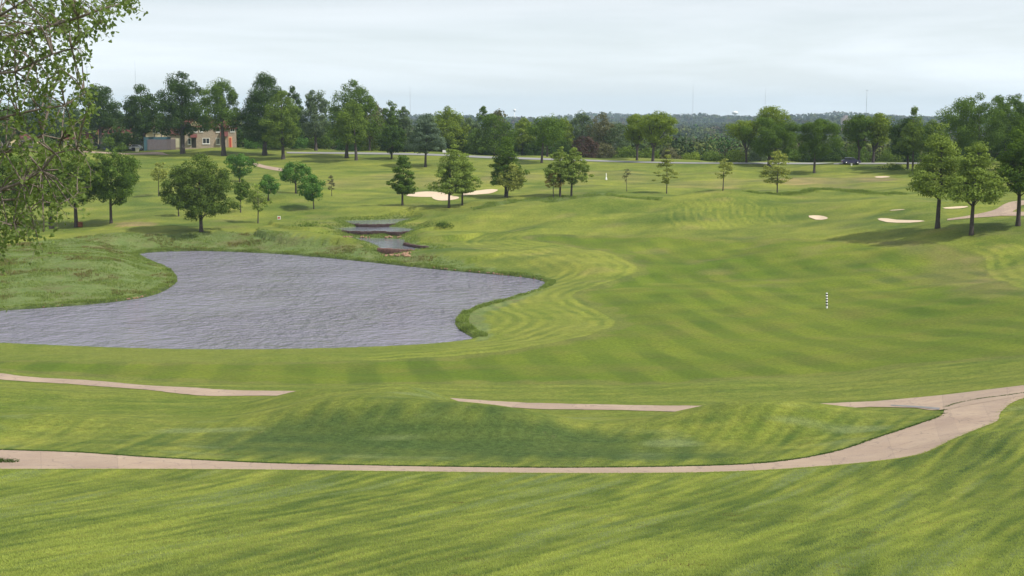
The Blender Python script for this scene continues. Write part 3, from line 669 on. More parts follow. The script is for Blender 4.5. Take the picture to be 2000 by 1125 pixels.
def bush(label, u, v0, vt, ul, ur, hue='md', D=None, name='shrub', cat='shrub', group=None, n_cl=40, kind='dome', cr=.36, cover=6, leafk=1.1, depth_k=1.0, seed=None):
    seed = seed if seed is not None else int(u * 5 + vt) % 9973; r = np.random.RandomState(seed)
    if D is None: x, y, z = cast(u, v0)
    else: y = D; x = float(ray(u, v0)[0]) / math.cos(PITCH) * D; z = float(height(np.array([x]), np.array([y]))[0])
    dp = depth(x, y, z); mpp = dp / F; zt = lambda v: float(ray(0, v)[2] / ray(0, v)[1] * y) - z
    H = zt(vt); Rr = (ur - ul) / 2 * mpp; s = max(.1, .62 * dp / 1331) * leafk; base = max(0, zt(v0) - .3 * Rr)
    cen, crr, V, f, lv = make_crown(kind, Rr, base * .0, H, s, r, n_cl, cr, cover, .85, (0, 0), .5, .2)
    V[:, 1] *= depth_k; V[:, 0] += ((ul + ur) / 2 - u) * mpp
    o = np_mesh(name, V, f, LM[hue], None, False, {'lv': lv}); o.location = (x, y, z - .05)
    return tag(o, label, cat, group)

G0 = 0
G1 = 'large maples on the lawn by the stone house'
T = tree
T('dark round maple left of the fenced building, radio mast rising behind it', 'tree', 197, 285, 157, 148, 237, 252, 'maple', 'dk', group=G1, tw=7, nl=14)
T('dark maple with slim trunk standing before the fenced cream building', 'tree', 283, 294, 154, 240, 316, 268, 'maple', 'dk', group=G1, tw=7, nl=14)
T('tall dark maple at the left corner of the stone house', 'tree', 357, 300, 137, 306, 406, 267, 'maple', 'dk', group=G1, tw=9, nl=16, n_cl=110)
T('maple in front of the stone house just left of its red door', 'tree', 437, 304, 147, 392, 476, 258, 'maple', 'md', group=G1, tw=9, nl=16, n_cl=110)
T('very dark broad maple right of the stone house', 'tree', 517, 303, 138, 470, 572, 280, 'maple', 'dk', group=G1, tw=9, nl=16, n_cl=130, cr=.3)
T('tall dark tree peeping out behind the olive tree right of the house', 'tree', 572, 296, 165, 548, 598, 275, 'maple', 'dk', D=404, group=G1)
T('olive tree with pale crown in front of the very dark maple', 'tree', 553, 311, 176, 514, 592, 288, 'maple', 'ol', group=G1, tw=7, n_cl=110)
T('greyish green tree between the olive tree and the two-trunk pair', 'tree', 617, 294, 170, 586, 648, 268, 'maple', 'gg', group=G1, tw=6)
T('big dark maple rising behind the olive tree left of the bunkers', 'tree', 677, 309, 155, 645, 738, 282, 'maple', 'md', group=G1, tw=7, n_cl=120)
T('olive green tree in front of the big dark maple near the road', 'tree', 696, 313, 187, 654, 722, 282, 'maple', 'ol', group=G1, tw=6, n_cl=100)
T('grey brown half bare tree right of the big dark maple', 'tree', 722, 298, 188, 702, 752, 276, 'oval', 'gb', D=398, tw=4, cover=4.5)
G2 = 'trees along the far road'
T('narrow poplar with pointed top left of the blue-grey pear tree', 'tree', 762, 300, 187, 742, 784, 292, 'poplar', 'md', D=400, name='poplar_tree', group=G2, cr=.33)
T('second shorter poplar beside the taller pointed one', 'tree', 790, 300, 204, 772, 808, 294, 'poplar', 'gg', D=402, name='poplar_tree', group=G2, cr=.33)
T('small dark low tree on the lawn left of the blue-grey tree', 'tree', 765, 310, 244, 736, 798, 300, 'round', 'dk', group=G2, tw=4, n_cl=60)
T('spreading blue-grey tree on a short trunk by the road', 'tree', 831, 326, 213, 793, 876, 300, 'pyr', 'bg', group=G2, tw=5, n_cl=110, squash=.5)
T('yellow-green tree behind the blue-grey spreading tree', 'tree', 866, 303, 207, 832, 916, 290, 'dome', 'yg', D=398, group=G2)
T('grey-green rounded tree left of the dark clumpy one behind the road', 'tree', 905, 305, 225, 880, 940, 298, 'round', 'gg', D=404, group=G2)
T('small dark top tree peeping over the belt under the far ridge', 'tree', 943, 300, 207, 928, 962, 280, 'oval', 'md', D=420, group=G2)
T('feathery brownish tree top beside the small dark top', 'tree', 972, 300, 212, 955, 994, 280, 'vase', 'gb', D=424, group=G2, cover=4)
T('dark green clumpy tree behind the road left of the taller oak', 'tree', 965, 306, 222, 924, 1008, 296, 'dome', 'md', D=386, group=G2, cr=.32, n_cl=60)
T('yellow-green tree left of the twin-trunk clumpy maple', 'tree', 1020, 306, 228, 1000, 1046, 296, 'oval', 'yg', D=396, group=G2)
T('clumpy bright green maple with two trunks near the road', 'tree', 1058, 318, 224, 1030, 1108, 284, 'round', 'md', group=G2, tw=5, cr=.34, n_cl=60)
T('thin second trunk tree right of the clumpy maple', 'tree', 1069, 312, 250, 1046, 1092, 286, 'round', 'md', group=G2, tw=4, cr=.34, n_cl=40, D=366)
T('yellow-green tree right of the clumpy maple behind it', 'tree', 1104, 306, 226, 1080, 1122, 296, 'oval', 'yg', D=398, group=G2)
T('tall grey willow at the left of the grey group', 'tree', 1136, 308, 216, 1108, 1162, 296, 'oval', 'gg', D=400, group=G2, cover=5)
T('pale grey willow in the middle of the grey group', 'tree', 1180, 310, 219, 1150, 1206, 296, 'oval', 'gb', D=396, group=G2, cover=5)
T('low grey willow right of the other two near the yellow elms', 'tree', 1206, 312, 240, 1186, 1232, 300, 'round', 'gg', D=392, group=G2, cover=4.5)
bush('purple brown leafed shrub tree below the grey willows', 1140, 306, 264, 1114, 1166, 'pu', D=378)
T('yellow-green elm with vase shape, left one of the close pair', 'tree', 1244, 313, 222, 1210, 1278, 282, 'vase', 'yg', group=G2, tw=5, split=.30, nl=12, squash=.6)
T('broad yellow-green elm, right one of the close pair', 'tree', 1275, 315, 217, 1240, 1326, 282, 'vase', 'yg', group=G2, tw=6, split=.32, nl=14, squash=.6, n_cl=110)
T('leaning open elm left of the round dark clumpy tree', 'tree', 1458, 318, 234, 1410, 1492, 276, 'vase', 'yg', group=G2, tw=5, split=.3, squash=.6)
T('feathery yellow-green elm top behind the round dark clumpy tree', 'tree', 1506, 316, 207, 1468, 1546, 270, 'vase', 'yg', D=372, group=G2, split=.3, squash=.6)
T('round dark clumpy maple, left of the two alike', 'tree', 1502, 325, 228, 1452, 1552, 306, 'round', 'md', group=G2, tw=7, cr=.24, n_cl=60, solid=.82, cover=9, leafk=.8)
T('round dark clumpy maple, right of the two alike', 'tree', 1590, 338, 232, 1554, 1642, 306, 'round', 'md', group=G2, tw=5, cr=.24, n_cl=60, solid=.82, cover=9, leafk=.8)
T('flat topped elm behind the dark parked car', 'tree', 1677, 318, 222, 1638, 1712, 286, 'vase', 'md', group=G2, tw=5, split=.33, squash=.6)
T('flat topped elm with forked limbs right of the parked car', 'tree', 1705, 318, 221, 1678, 1750, 284, 'vase', 'yg', group=G2, tw=6, split=.25, squash=.6)
T('dark bushy tree with a tall light leader left of the right oaks', 'tree', 1773, 330, 222, 1730, 1806, 306, 'oval', 'dk', group=G2, tw=5, n_cl=100)
T('slender lighter tree rising out of the dark bushy one', 'tree', 1782, 336, 204, 1752, 1812, 300, 'pyr', 'ol', group=G2, tw=4, n_cl=90)
T('green maple behind the left one of the right oaks', 'tree', 1812, 330, 234, 1788, 1848, 300, 'oval', 'ol', D=330)
T('broad green tree towering behind the three right oaks', 'tree', 1908, 340, 180, 1846, 1972, 300, 'round', 'md', D=300, cr=.24, n_cl=130)
T('tall open tree behind the broad green one at right', 'tree', 1962, 335, 178, 1930, 2000, 290, 'round', 'dk', D=318, cover=4.5)
T('bright green tree cut by the right edge of the picture', 'tree', 2010, 345, 172, 1975, 2062, 300, 'round', 'md', D=300)
G3 = 'oaks beside the path fork at right'
T('olive oak with bare dark trunk, left one beside the path fork', 'tree', 1831, 446, 238, 1770, 1894, 384, 'pyr', 'oy', group=G3, name='oak_tree', tw=9.5, cr=.25, n_cl=150, squash=.5, nl=22, cover=6.5)
T('olive oak with bare dark trunk, nearest one beside the path fork', 'tree', 1897, 459, 268, 1840, 1964, 398, 'pyr', 'oy', group=G3, name='oak_tree', tw=9, cr=.25, n_cl=140, squash=.5, nl=22, cover=6.5)
T('darker green oak at the right picture edge beside the path fork', 'tree', 1988, 441, 222, 1926, 2062, 378, 'pyr', 'md', group=G3, name='oak_tree', tw=9, cr=.25, n_cl=150, squash=.5, nl=22)
G4 = 'young oaks by the three sand bunkers'
T('young pointed oak left of the sand bunkers', 'tree', 786, 401, 294, 756, 822, 380, 'pyr', 'md', group=G4, name='oak_tree', tw=4.5, cr=.26, n_cl=100, squash=.42, nl=20)
T('tall olive oak whose trunk stands in front of the sand', 'tree', 877, 406, 277, 838, 934, 380, 'pyr', 'oy', group=G4, name='oak_tree', tw=5, cr=.25, n_cl=130, squash=.42, nl=22, cover=6)
T('lighter oak just right of the tall olive oak by the sand', 'tree', 903, 401, 291, 880, 938, 378, 'pyr', 'oy', group=G4, name='oak_tree', tw=4, cr=.28, n_cl=90, squash=.45, nl=16, cover=6)
T('dark two-tiered oak right of the sand bunkers', 'tree', 988, 384, 265, 950, 1028, 366, 'pyr', 'md', group=G4, name='oak_tree', tw=6, cr=.27, n_cl=120, squash=.5, nl=18)
T('small light leafed sapling growing against the dark two-tiered oak', 'tree', 991, 386, 318, 972, 1030, 372, 'round', 'yo', group=G4, name='oak_tree', tw=3, cr=.3, n_cl=50, cover=4)
T('left oak of the olive pair on thin trunks', 'tree', 1094, 385, 280, 1064, 1120, 360, 'pear', 'oy', group=G4, name='oak_tree', tw=4.5, cr=.26, n_cl=100, squash=.5, nl=18)
T('right oak of the olive pair on thin trunks', 'tree', 1116, 385, 282, 1094, 1150, 360, 'pear', 'oy', group=G4, name='oak_tree', tw=4.5, cr=.26, n_cl=100, squash=.5, nl=18)
T('small orange tinged sapling left of the olive pair', 'tree', 1081, 386, 328, 1062, 1096, 366, 'pyr', 'oo', group=G4, name='young_tree', tw=2.2, cr=.3, n_cl=40, squash=.5, cover=4)
G5 = 'thin saplings behind the grassy ridge'
T('thin sapling, tallest on the ridge with open airy twigs', 'sapling', 1302, 378, 288, 1276, 1326, 358, 'pyr', 'yo', group=G5, name='young_tree', tw=2.2, cr=.26, n_cl=40, squash=.3, nl=22, cover=2.6, topf=.95)
T('short thin sapling standing on the crest of the round mound', 'sapling', 1412, 372, 302, 1394, 1434, 350, 'oval', 'yo', group=G5, name='young_tree', tw=2.2, cr=.3, n_cl=34, squash=.35, nl=18, cover=2.6, topf=.95)
T('fuller thin sapling in the dip right of the round mound', 'sapling', 1518, 378, 286, 1486, 1548, 360, 'pyr', 'yo', group=G5, name='young_tree', tw=2.6, cr=.26, n_cl=60, squash=.35, nl=24, cover=3, topf=.95)
T('very faint leafless sapling left of the tall thin one', 'sapling', 1224, 374, 326, 1212, 1234, 358, 'vase', 'gb', group=G5, name='young_tree', tw=1.2, cr=.3, n_cl=20, squash=.5, nl=12, cover=1.0, topf=.95)
T('faint sparse sapling on the slope right of the ball shaped trees', 'sapling', 648, 383, 335, 637, 658, 372, 'pyr', 'gb', group=G5, name='young_tree', tw=1.4, cr=.3, n_cl=24, squash=.5, nl=12, cover=1.6, topf=.95)
G6 = 'trees on the slope left of the stream'
T('round olive tree with short dark trunk on the pond bank', 'tree', 393, 453, 299, 324, 462, 428, 'maple', 'od', group=G6, tw=7.5, cr=.2, n_cl=170, squash=.7, nl=24, cover=8, lobes=.05)
T('dark green maple with forked trunk left of the pond', 'tree', 217, 436, 292, 172, 278, 400, 'round', 'md', group=G6, tw=6, cr=.24, n_cl=120, nl=16, cover=8, solid=.65)
T('small light sapling between the dark maple and the round olive tree', 'sapling', 310, 383, 315, 296, 332, 356, 'round', 'yo', group=G6, name='young_tree', tw=2, cr=.32, n_cl=40, cover=4)
T('small thin stemmed tree half hidden left of the round olive tree', 'tree', 349, 434, 372, 334, 366, 412, 'round', 'ol', group=G6, tw=2.5, cr=.3, n_cl=30, D=242)
T('rounded light green tree behind the round olive tree', 'tree', 468, 352, 300, 441, 494, 346, 'round', 'br', group=G6, cr=.3, n_cl=60, D=296)
T('small dark tree below the rounded light green one', 'tree', 470, 415, 346, 455, 489, 392, 'oval', 'md', group=G6, tw=2.5, cr=.3, n_cl=50)
T('sparse olive sapling nearest the stream on the left slope', 'sapling', 504, 436, 352, 486, 526, 412, 'oval', 'oy', group=G6, name='young_tree', tw=2.5, cr=.28, n_cl=50, cover=3, nl=16)
T('small green tree between the sparse sapling and ball shaped trees', 'tree', 524, 392, 339, 505, 546, 380, 'oval', 'br', group=G6, tw=2.5, cr=.32, n_cl=50)
T('ball shaped bright green tree, upper of the two on the slope', 'tree', 578, 378, 315, 548, 607, 360, 'round', 'br', group=G6, tw=4, cr=.26, n_cl=70, solid=.7)
T('ball shaped bright green tree, lower of the two on the slope', 'tree', 613, 408, 341, 580, 636, 392, 'round', 'br', group=G6, tw=2.5, cr=.26, n_cl=70, solid=.7)
T('thick trunked olive tree behind the near leafy branches, left one', 'tree', 99, 446, 296, 50, 150, 408, 'round', 'ol', group=G6, tw=9, cr=.24, n_cl=110)
T('olive tree beside the rusty bin, behind the near leafy branches', 'tree', 149, 443, 286, 104, 198, 402, 'round', 'ol', group=G6, tw=8, cr=.24, n_cl=110)
T('dark tree far left mostly hidden by the near branches', 'tree', 30, 440, 300, -20, 78, 404, 'round', 'md', group=G6, tw=8, D=236)
T('grey blue leafed tree left of the maples beyond the near branches', 'tree', 86, 286, 184, 42, 134, 272, 'round', 'bg', D=408, cr=.26, n_cl=110)
T('dusky grey tree behind the left maple seen through near branches', 'tree', 142, 288, 196, 120, 166, 276, 'oval', 'bg', D=430)
T('green tree far left behind the near leafy branches', 'tree', 8, 290, 200, -30, 46, 276, 'round', 'md', D=400)
G7 = 'bushes under the far tree belt'
for (u, v0, vt, ul, ur, hu, D_, lb) in [
 (500,292,264,478,522,'br',400,'bright green bush right of the stone house'),(543,294,262,522,566,'md',402,'dark green bush under the olive tree right of the house'),
 (590,296,262,566,612,'br',404,'bright bush between the olive and greyish trees'),(640,298,258,612,662,'md',404,'green bush under the greyish tree trunk'),
 (684,299,262,658,706,'br',404,'light bush behind the two-trunk pair'),(730,301,268,704,756,'yg',402,'yellow-green bush right of the grey brown tree'),
 (772,302,262,748,796,'md',404,'dark bush under the poplars'),(818,303,262,792,842,'dk',404,'dark bush behind the blue-grey tree'),
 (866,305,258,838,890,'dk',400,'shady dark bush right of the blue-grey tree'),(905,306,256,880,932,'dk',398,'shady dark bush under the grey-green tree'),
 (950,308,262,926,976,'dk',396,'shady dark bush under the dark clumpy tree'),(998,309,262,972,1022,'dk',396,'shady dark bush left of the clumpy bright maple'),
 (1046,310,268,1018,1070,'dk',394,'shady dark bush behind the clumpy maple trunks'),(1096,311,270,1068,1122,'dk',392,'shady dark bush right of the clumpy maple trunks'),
 (1172,312,278,1150,1200,'gb',388,'grey bush under the pale willows'),(1222,315,284,1200,1244,'ol',384,'olive bush left of the elm pair'),
 (1262,316,288,1242,1284,'ol',382,'olive bush between the elm pair trunks'),(1304,318,288,1282,1328,'gb',384,'brownish bush right of the elm pair'),
 (1346,319,296,1324,1370,'yg',380,'low yellow-green bush in the gap before the valley'),(1388,320,294,1362,1412,'ol',380,'low olive bush in the middle of the valley gap'),
 (1432,321,292,1408,1458,'yg',378,'low yellowish bush left of the leaning elm'),(1476,322,290,1452,1500,'gg',376,'grey-green bush under the leaning elm'),
 (1536,322,284,1508,1562,'md',372,'green bush between the two round clumpy maples'),(1570,322,280,1548,1596,'dk',372,'dark bush left of the right round maple trunk'),
 (1622,322,276,1594,1646,'dk',370,'dark bush left of the parked car'),(1664,320,280,1642,1688,'md',372,'dark green bush behind the parked car'),
 (1730,322,288,1704,1756,'ol',366,'olive bush right of the forked elm'),(1764,322,280,1744,1788,'dk',364,'dark bush under the dark bushy tree'),
 (1826,326,270,1796,1856,'md',345,'green bush behind the left of the right oaks'),(1880,330,262,1846,1912,'dk',330,'dark bush behind the nearest right oak'),
 (1944,332,262,1910,1976,'dk',326,'dark bush between the right oaks'),(2000,335,262,1970,2040,'md',322,'green bush at the right picture edge')]:
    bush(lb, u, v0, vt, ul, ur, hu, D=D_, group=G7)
for (u, v0, vt, ul, ur, hu, D_, lb) in [(238,287,240,216,262,'md',396,'green bush between the left maple and the fenced building'),(170,288,262,150,190,'dk',396,'dark shrub beside the yellow building'),
 (222,285,262,205,240,'gg',399,'grey-green shrub behind the dark sedan'),(106,288,262,88,126,'md',396,'shrub in front of the yellow building at left'),(472,290,250,460,486,'dk',404,'dark shrub against the right end of the stone house'),(258,283,256,244,276,'md',402,'green shrub left of the teal wall')]:
    bush(lb, u, v0, vt, ul, ur, hu, D=D_)
for (u, v0, vt, ul, ur, lb, hu) in [(598,441,436,575,640,'low weedy clump left of the upper pool','md'),(860,443,436,840,888,'dark reed clump on the hump right of the pools','dk'),(1740,332,322,1716,1775,'dark low juniper below the far right trees','dk')]:
    bush(lb, u, v0, vt, ul, ur, hu, leafk=.8, n_cl=30, kind='dome')

# ---------------------------------------------------------------- distant wooded valley and ridges
def forest():
    r = np.random.RandomState(4); Cs = []; Rs = []; Hs = []
    D = 440.
    while D < 5200:
        sp = 7.5 if D < 900 else (9 + (D - 900) / 1600 * 9 if D < 2500 else 20)
        k = int(.96 * D / sp); xs = (np.arange(k) / k - .5) * .96 * D + r.normal(0, sp * .4, k); ys = D + r.normal(0, sp * .45, k)
        Cs.append(np.stack([xs, ys], 1)); g = np.maximum(1, sp / 12)
        Rs.append(r.uniform(3.4, 6.4, k) * g); Hs.append(r.uniform(8, 15, k) * (.75 if D < 520 else 1) * (1 + .25 * (g - 1))); D += sp * (1.1 if D < 900 else 2.2)
    C = np.concatenate(Cs); Rr = np.concatenate(Rs); H = np.concatenate(Hs)
    z = np.concatenate([height(a, b) for a, b in zip(np.array_split(C[:, 0], 8), np.array_split(C[:, 1], 8))])
    dist = C[:, 1]; nf = np.clip((175 * (600 / dist) ** 1.5), 9, 220).astype(int); idx = np.repeat(np.arange(len(C)), nf); m = len(idx)
    d = unit(r.normal(size=(m, 3)) + np.array([0, -.35, .35])); sc3 = np.stack([Rr, Rr, H * .42], 1)[idx]
    c3 = np.stack([C[:, 0], C[:, 1], z + H * .58], 1)[idx]
    lump = 1 + .18 * np.sin(5 * np.arctan2(d[:, 1], d[:, 0]) + idx)
    Pp = c3 + d * sc3 * (r.uniform(.72, 1.05, m) * lump)[:, None]
    Nr = unit(d + r.normal(size=(m, 3)) * .45); s = (sc3[:, 0] * np.where(dist[idx] < 900, .115, .30) * np.clip(dist[idx] / 1400, .8, 1.5))
    V, f = leaf_quads(Pp, Nr, s, r, .8)
    pal = np.array([(.050,.075,.024),(.070,.095,.028),(.085,.100,.040),(.040,.065,.024),(.095,.115,.030),(.090,.075,.050),(.075,.090,.065),(.055,.110,.030)])
    patch = mknoise(90, 9, 31)(C[:, 0], C[:, 1]); ci = (np.clip(r.normal(0, 1.6, len(C)) + patch * 1.5 + 3.5, 0, 7)).astype(int)
    colr = pal[ci][idx] * (r.uniform(.85, 1.3, m) * np.interp(dist[idx], [600, 2500], [1, .7]))[:, None]; colr = np.repeat(np.c_[colr, np.ones(m)], 4, 0)
    mt, Nn, Ll, b = newmat('forest_leaves'); a = Nn.new('ShaderNodeAttribute'); a.attribute_name = 'fc'; Ll.new(a.outputs['Color'], b.inputs['Base Color'])
    b.inputs['Roughness'].default_value = 1; b.inputs['Specular IOR Level'].default_value = 0
    o = np_mesh('distant_woods', V, f, mt, None, False, {'fc': colr})
    tag(o, 'wooded valley and hills fading to blue on the horizon', 'woods', kind='stuff')
forest()

# ---------------------------------------------------------------- near cottonwood reaching in from the left
def near_tree():
    r = np.random.RandomState(21); tx, ty = -12.6, 22.5; tz = float(height(np.array([tx]), np.array([ty]))[0])
    root = empty('cottonwood_tree', (tx, ty, tz - .05)); tag(root, 'near leafy tree branches hanging into the top left corner', 'tree')
    base = np.array([tx, ty, tz - .05])
    def Pt(u, v, D):
        dx, dy, dz = ray(u, v); return np.array([float(dx) * D / float(dy), D, float(dz) * D / float(dy)]) - base
    b = MB(); H = 14.5
    tr = [np.array([0, 0, -.6]), np.array([.05, 0, 1.5]), np.array([.15, .1, 4.5]), np.array([.1, .2, 8]), np.array([-.1, .1, 11]), np.array([.1, 0, 13.5])]
    b.tube(tr, [.42, .33, .28, .2, .11, .03], 12)
    limbs = [([(-420,380),(-200,190),(-60,105),(0,75),(85,55),(165,30),(215,12),(250,4)], 21.5, .085),
             ([(-420,250),(-180,110),(-60,60),(0,30),(35,10),(95,-30)], 22.5, .08),
             ([(-420,620),(-240,490),(-100,410),(0,372),(55,350),(95,322),(112,296),(150,290)], 21.0, .075),
             ([(-420,520),(-220,330),(-80,255),(0,232),(60,216),(130,205),(165,182)], 22.0, .06),
             ([(-420,700),(-260,560),(-120,470),(0,430),(30,445),(50,470)], 22.6, .06),
             ([(-420,560),(-200,400),(-60,330),(40,285),(90,262),(120,272)], 23.2, .05),
             ([(-420,300),(-200,200),(-40,150),(30,140),(90,110),(140,95)], 20.8, .05),
             ([(-420,640),(-200,470),(-50,400),(60,390),(120,400),(150,380)], 23.6, .05)]
    lp = []
    for pts, D_, r0 in limbs:
        q = resample(pts, 16); L3 = np.array([Pt(u, v, D_ + .25 * math.sin(i * .8)) for i, (u, v) in enumerate(q)])
        z0 = L3[0][2]; L3 = np.vstack([[.1, .05, max(2, z0 - 1.2)], L3]); rad = np.linspace(r0, .012, len(L3)); b.tube(L3, rad, 7); lp.append(L3[3:])
    # limbs on the unseen sides, so the crown is whole
    for k in range(16):
        a = r.uniform(1.2, 5.2); z0 = r.uniform(3.5, 11); ln = r.uniform(2.2, 4.6)
        e = np.array([math.cos(a) * ln, math.sin(a) * ln, z0 + r.uniform(.8, 2)]); m_ = np.array([math.cos(a) * ln * .5, math.sin(a) * ln * .5, z0 + .9])
        b.tube([[0.1, 0.1, z0], m_, e], [.08, .05, .015], 6); lp.append(np.array([m_, (m_ + e) / 2, e]))
    anchors = np.vstack(lp)
    # leaf sprays: (u, v, radius px, count)
    spr = [(10,20,60,10),(60,15,55,9),(115,30,45,8),(150,15,40,6),(175,28,26,4),(210,18,22,4),(232,10,24,5),(258,14,10,2),(198,42,14,2),(30,80,60,11),(85,75,45,7),(125,62,28,4),(160,70,18,3),
           (150,100,16,3),(158,115,9,1),(20,140,55,10),(70,130,35,5),(60,100,30,4),(92,100,12,1),(105,108,6,1),(15,200,50,9),(60,190,30,4),(95,160,14,2),(112,138,10,2),(125,152,12,3),
           (100,172,10,1),(80,165,18,2),(150,170,10,2),(140,190,26,4),(175,210,16,3),(150,235,24,4),(25,260,50,8),(75,250,30,3),(120,245,20,2),(20,310,50,8),(70,300,40,5),(110,295,30,4),(145,275,24,3),(160,300,20,3),
           (30,360,55,9),(85,350,42,6),(130,335,35,5),(165,330,20,2),(30,410,45,8),(85,400,35,4),(130,385,28,4),(155,365,20,2),(10,445,30,6),(40,455,22,3),(5,480,15,3),(65,440,18,2),(90,455,8,1),(70,470,8,1),
           (110,425,10,1),(-40,100,70,9),(-40,250,70,9),(-40,400,70,9),(-110,60,80,9),(-110,200,80,9),(-110,330,80,9),(-110,470,70,8),(-60,-60,80,9),(60,-60,60,7),(160,-50,50,4)]
    cen = []
    for (u, v, rp, k) in spr:
        for _ in range(int(k * 1.0 + .5)):
            a = r.uniform(0, 6.28); q = rp * r.uniform(0, 1) ** .5; cen.append(Pt(u + q * math.cos(a), v + q * math.sin(a), r.uniform(20.2, 24.2)))
    cen = np.array(cen); nin = len(cen)
    oc = []
    for k in range(330):
        d = unit(r.normal(size=3)); q = r.uniform(.35, 1) ** .5; p_ = np.array([d[0] * 4.6 * q, d[1] * 4.4 * q, 8.8 + d[2] * 5.6 * q])
        w_ = p_ + base; u_, v_ = project(w_[0], w_[1], w_[2])
        if u_ > -10: continue
        oc.append(p_)
    cen = np.vstack([cen, np.array(oc)])
    Vs = []; fs = []; lvs = []; nv = 0
    for i, c in enumerate(cen):
        a = anchors[np.argmin(((anchors - c) ** 2).sum(1) + .3 * np.maximum(0, anchors[:, 2] - c[2]))]
        mid_ = (a + c) / 2 + np.array([0, 0, .06]); b.tube([a, mid_, c], [.015, .010, .005], 4, False)
        k = r.randint(16, 30) if i < nin else r.randint(22, 40); rad = r.uniform(.10, .24) if i < nin else r.uniform(.3, .5)
        d = unit(r.normal(size=(k, 3))); L_ = c + d * (rad * r.uniform(.3, 1.1, k))[:, None] + unit(c - a) * r.uniform(-.2, .25, k)[:, None]
        for q in L_[:3]: b.tube([c, q], [.004, .003], 3, False)
        Nr = unit(r.normal(size=(k, 3)) + np.array([.2, -.25, .45])); n_ = k
        rd = unit(r.normal(size=(n_, 3)) + [0, 0, -.8]); aa = unit(rd - Nr * (rd * Nr).sum(1)[:, None]); bb = np.cross(Nr, aa)
        s = (.034 * r.uniform(.7, 1.3, n_))[:, None]; fold = Nr * s * .22
        V = np.stack([L_ - aa * s * 1.05, L_ - aa * s * .45 + bb * s * .85 + fold, L_ + aa * s * .35 + bb * s * .6 + fold, L_ + aa * s * 1.3, L_ + aa * s * .35 - bb * s * .6 + fold, L_ - aa * s * .45 - bb * s * .85 + fold], 1).reshape(-1, 3)
        j = np.arange(n_)[:, None] * 6 + nv
        fs.append(np.concatenate([j + [0, 1, 2, 3], j + [0, 3, 4, 5]])); Vs.append(V); nv += len(V)
        lvs.append(np.repeat(np.clip(.4 * r.uniform() + .6 * r.uniform(0, 1, n_), 0, 1), 6))
    b.build('trunk', BARKL, root, True)
    np_mesh('crown', np.vstack(Vs), np.vstack(fs), LMN, root, False, {'lv': np.concatenate(lvs)})
LMN = leaf_material('leaf_cottonwood', (.130, .172, .062), .42)
near_tree()

# ---------------------------------------------------------------- buildings, cars and other built things
M_STONE = None
def stone_material():
    m, Nn, Ll, b = newmat('house_stone'); v = objpos(Nn, Ll); br = Nn.new('ShaderNodeTexBrick'); Ll.new(v, br.inputs['Vector'])
    rt = Nn.new('ShaderNodeMapping'); rt.inputs['Rotation'].default_value = (R(90), 0, 0); Ll.new(v, rt.inputs[0]); Ll.new(rt.outputs[0], br.inputs['Vector'])
    br.inputs['Scale'].default_value = 1.6; br.inputs['Color1'].default_value = (.42, .33, .24, 1); br.inputs['Color2'].default_value = (.25, .20, .17, 1); br.inputs['Mortar'].default_value = (.38, .34, .30, 1)
    c = mixc(Nn, Ll, rng(Nn, Ll, noise(Nn, Ll, v, .9, 5), .3, .7, 0, .5), br.outputs['Color'], (.46, .35, .24))
    Ll.new(c, b.inputs['Base Color']); b.inputs['Roughness'].default_value = .9
    return m
M_STONE = stone_material()
M_ROOF = simple('red_roof_tiles', (.13, .040, .034), .75, .3, 2.5, bump=.03); M_CREAM = simple('cream_render', (.62, .52, .32), .85, .08)
M_WHITE = simple('white_paint', (.78, .76, .72), .6, .05); M_PANE = simple('dark_window_glass', (.02, .022, .03), .15, .3, spec=.6)
M_DOOR = simple('red_door_paint', (.55, .09, .05), .5, .1); M_ORANGE = simple('orange_door_frame', (.75, .40, .24), .6, .1)
M_TEAL = simple('teal_paint', (.06, .13, .16), .7, .15); M_FENCE = simple('weathered_fence', (.16, .13, .14), .9, .3, 4); M_BEIGE = simple('beige_garage_door', (.56, .52, .36), .7, .1)
M_BLACK = simple('black_paint', (.02, .02, .022), .5, .2); M_DARKDOOR = simple('dark_doorway', (.03, .025, .02), .6, .2)
hx, hy, hz = cast(410, 289)
hy += 1.5; mp = depth(hx, hy, hz) / F
def X(u): return (u - 410) * mp
def Z(v): return (287.6 - v) * mp
house = empty('stone_house', (hx, hy, hz + .1), R(12.8)); tag(house, 'two storey stone house with red roofs, white windows and a red door', 'house')
b = MB(); b.box(X(361), X(415), 0, 9, -1, Z(247)); b.box(X(415), X(459), .7, 9, -1, Z(250)); b.box(X(334), X(361), 1.2, 8, -1, Z(262)); b.build('wall', M_STONE, house)
b = MB(); b.prismx([(-.5, Z(247)), (4.6, Z(230)), (9.6, Z(247)), (9.6, Z(247) - .2), (-.5, Z(247) - .2)], X(360), X(416)); b.build('roof', M_ROOF, house)
b = MB(); b.prismx([(.2, Z(250)), (4.7, Z(234)), (9.5, Z(250)), (9.5, Z(250) - .2), (.2, Z(250) - .2)], X(416) + .01, X(460.5)); b.build('roof', M_ROOF, house)
b = MB(); b.prismx([(.8, Z(262)), (4.6, Z(249)), (8.4, Z(262)), (8.4, Z(262) - .2), (.8, Z(262) - .2)], X(333), X(361) - .01); b.build('roof', M_ROOF, house)
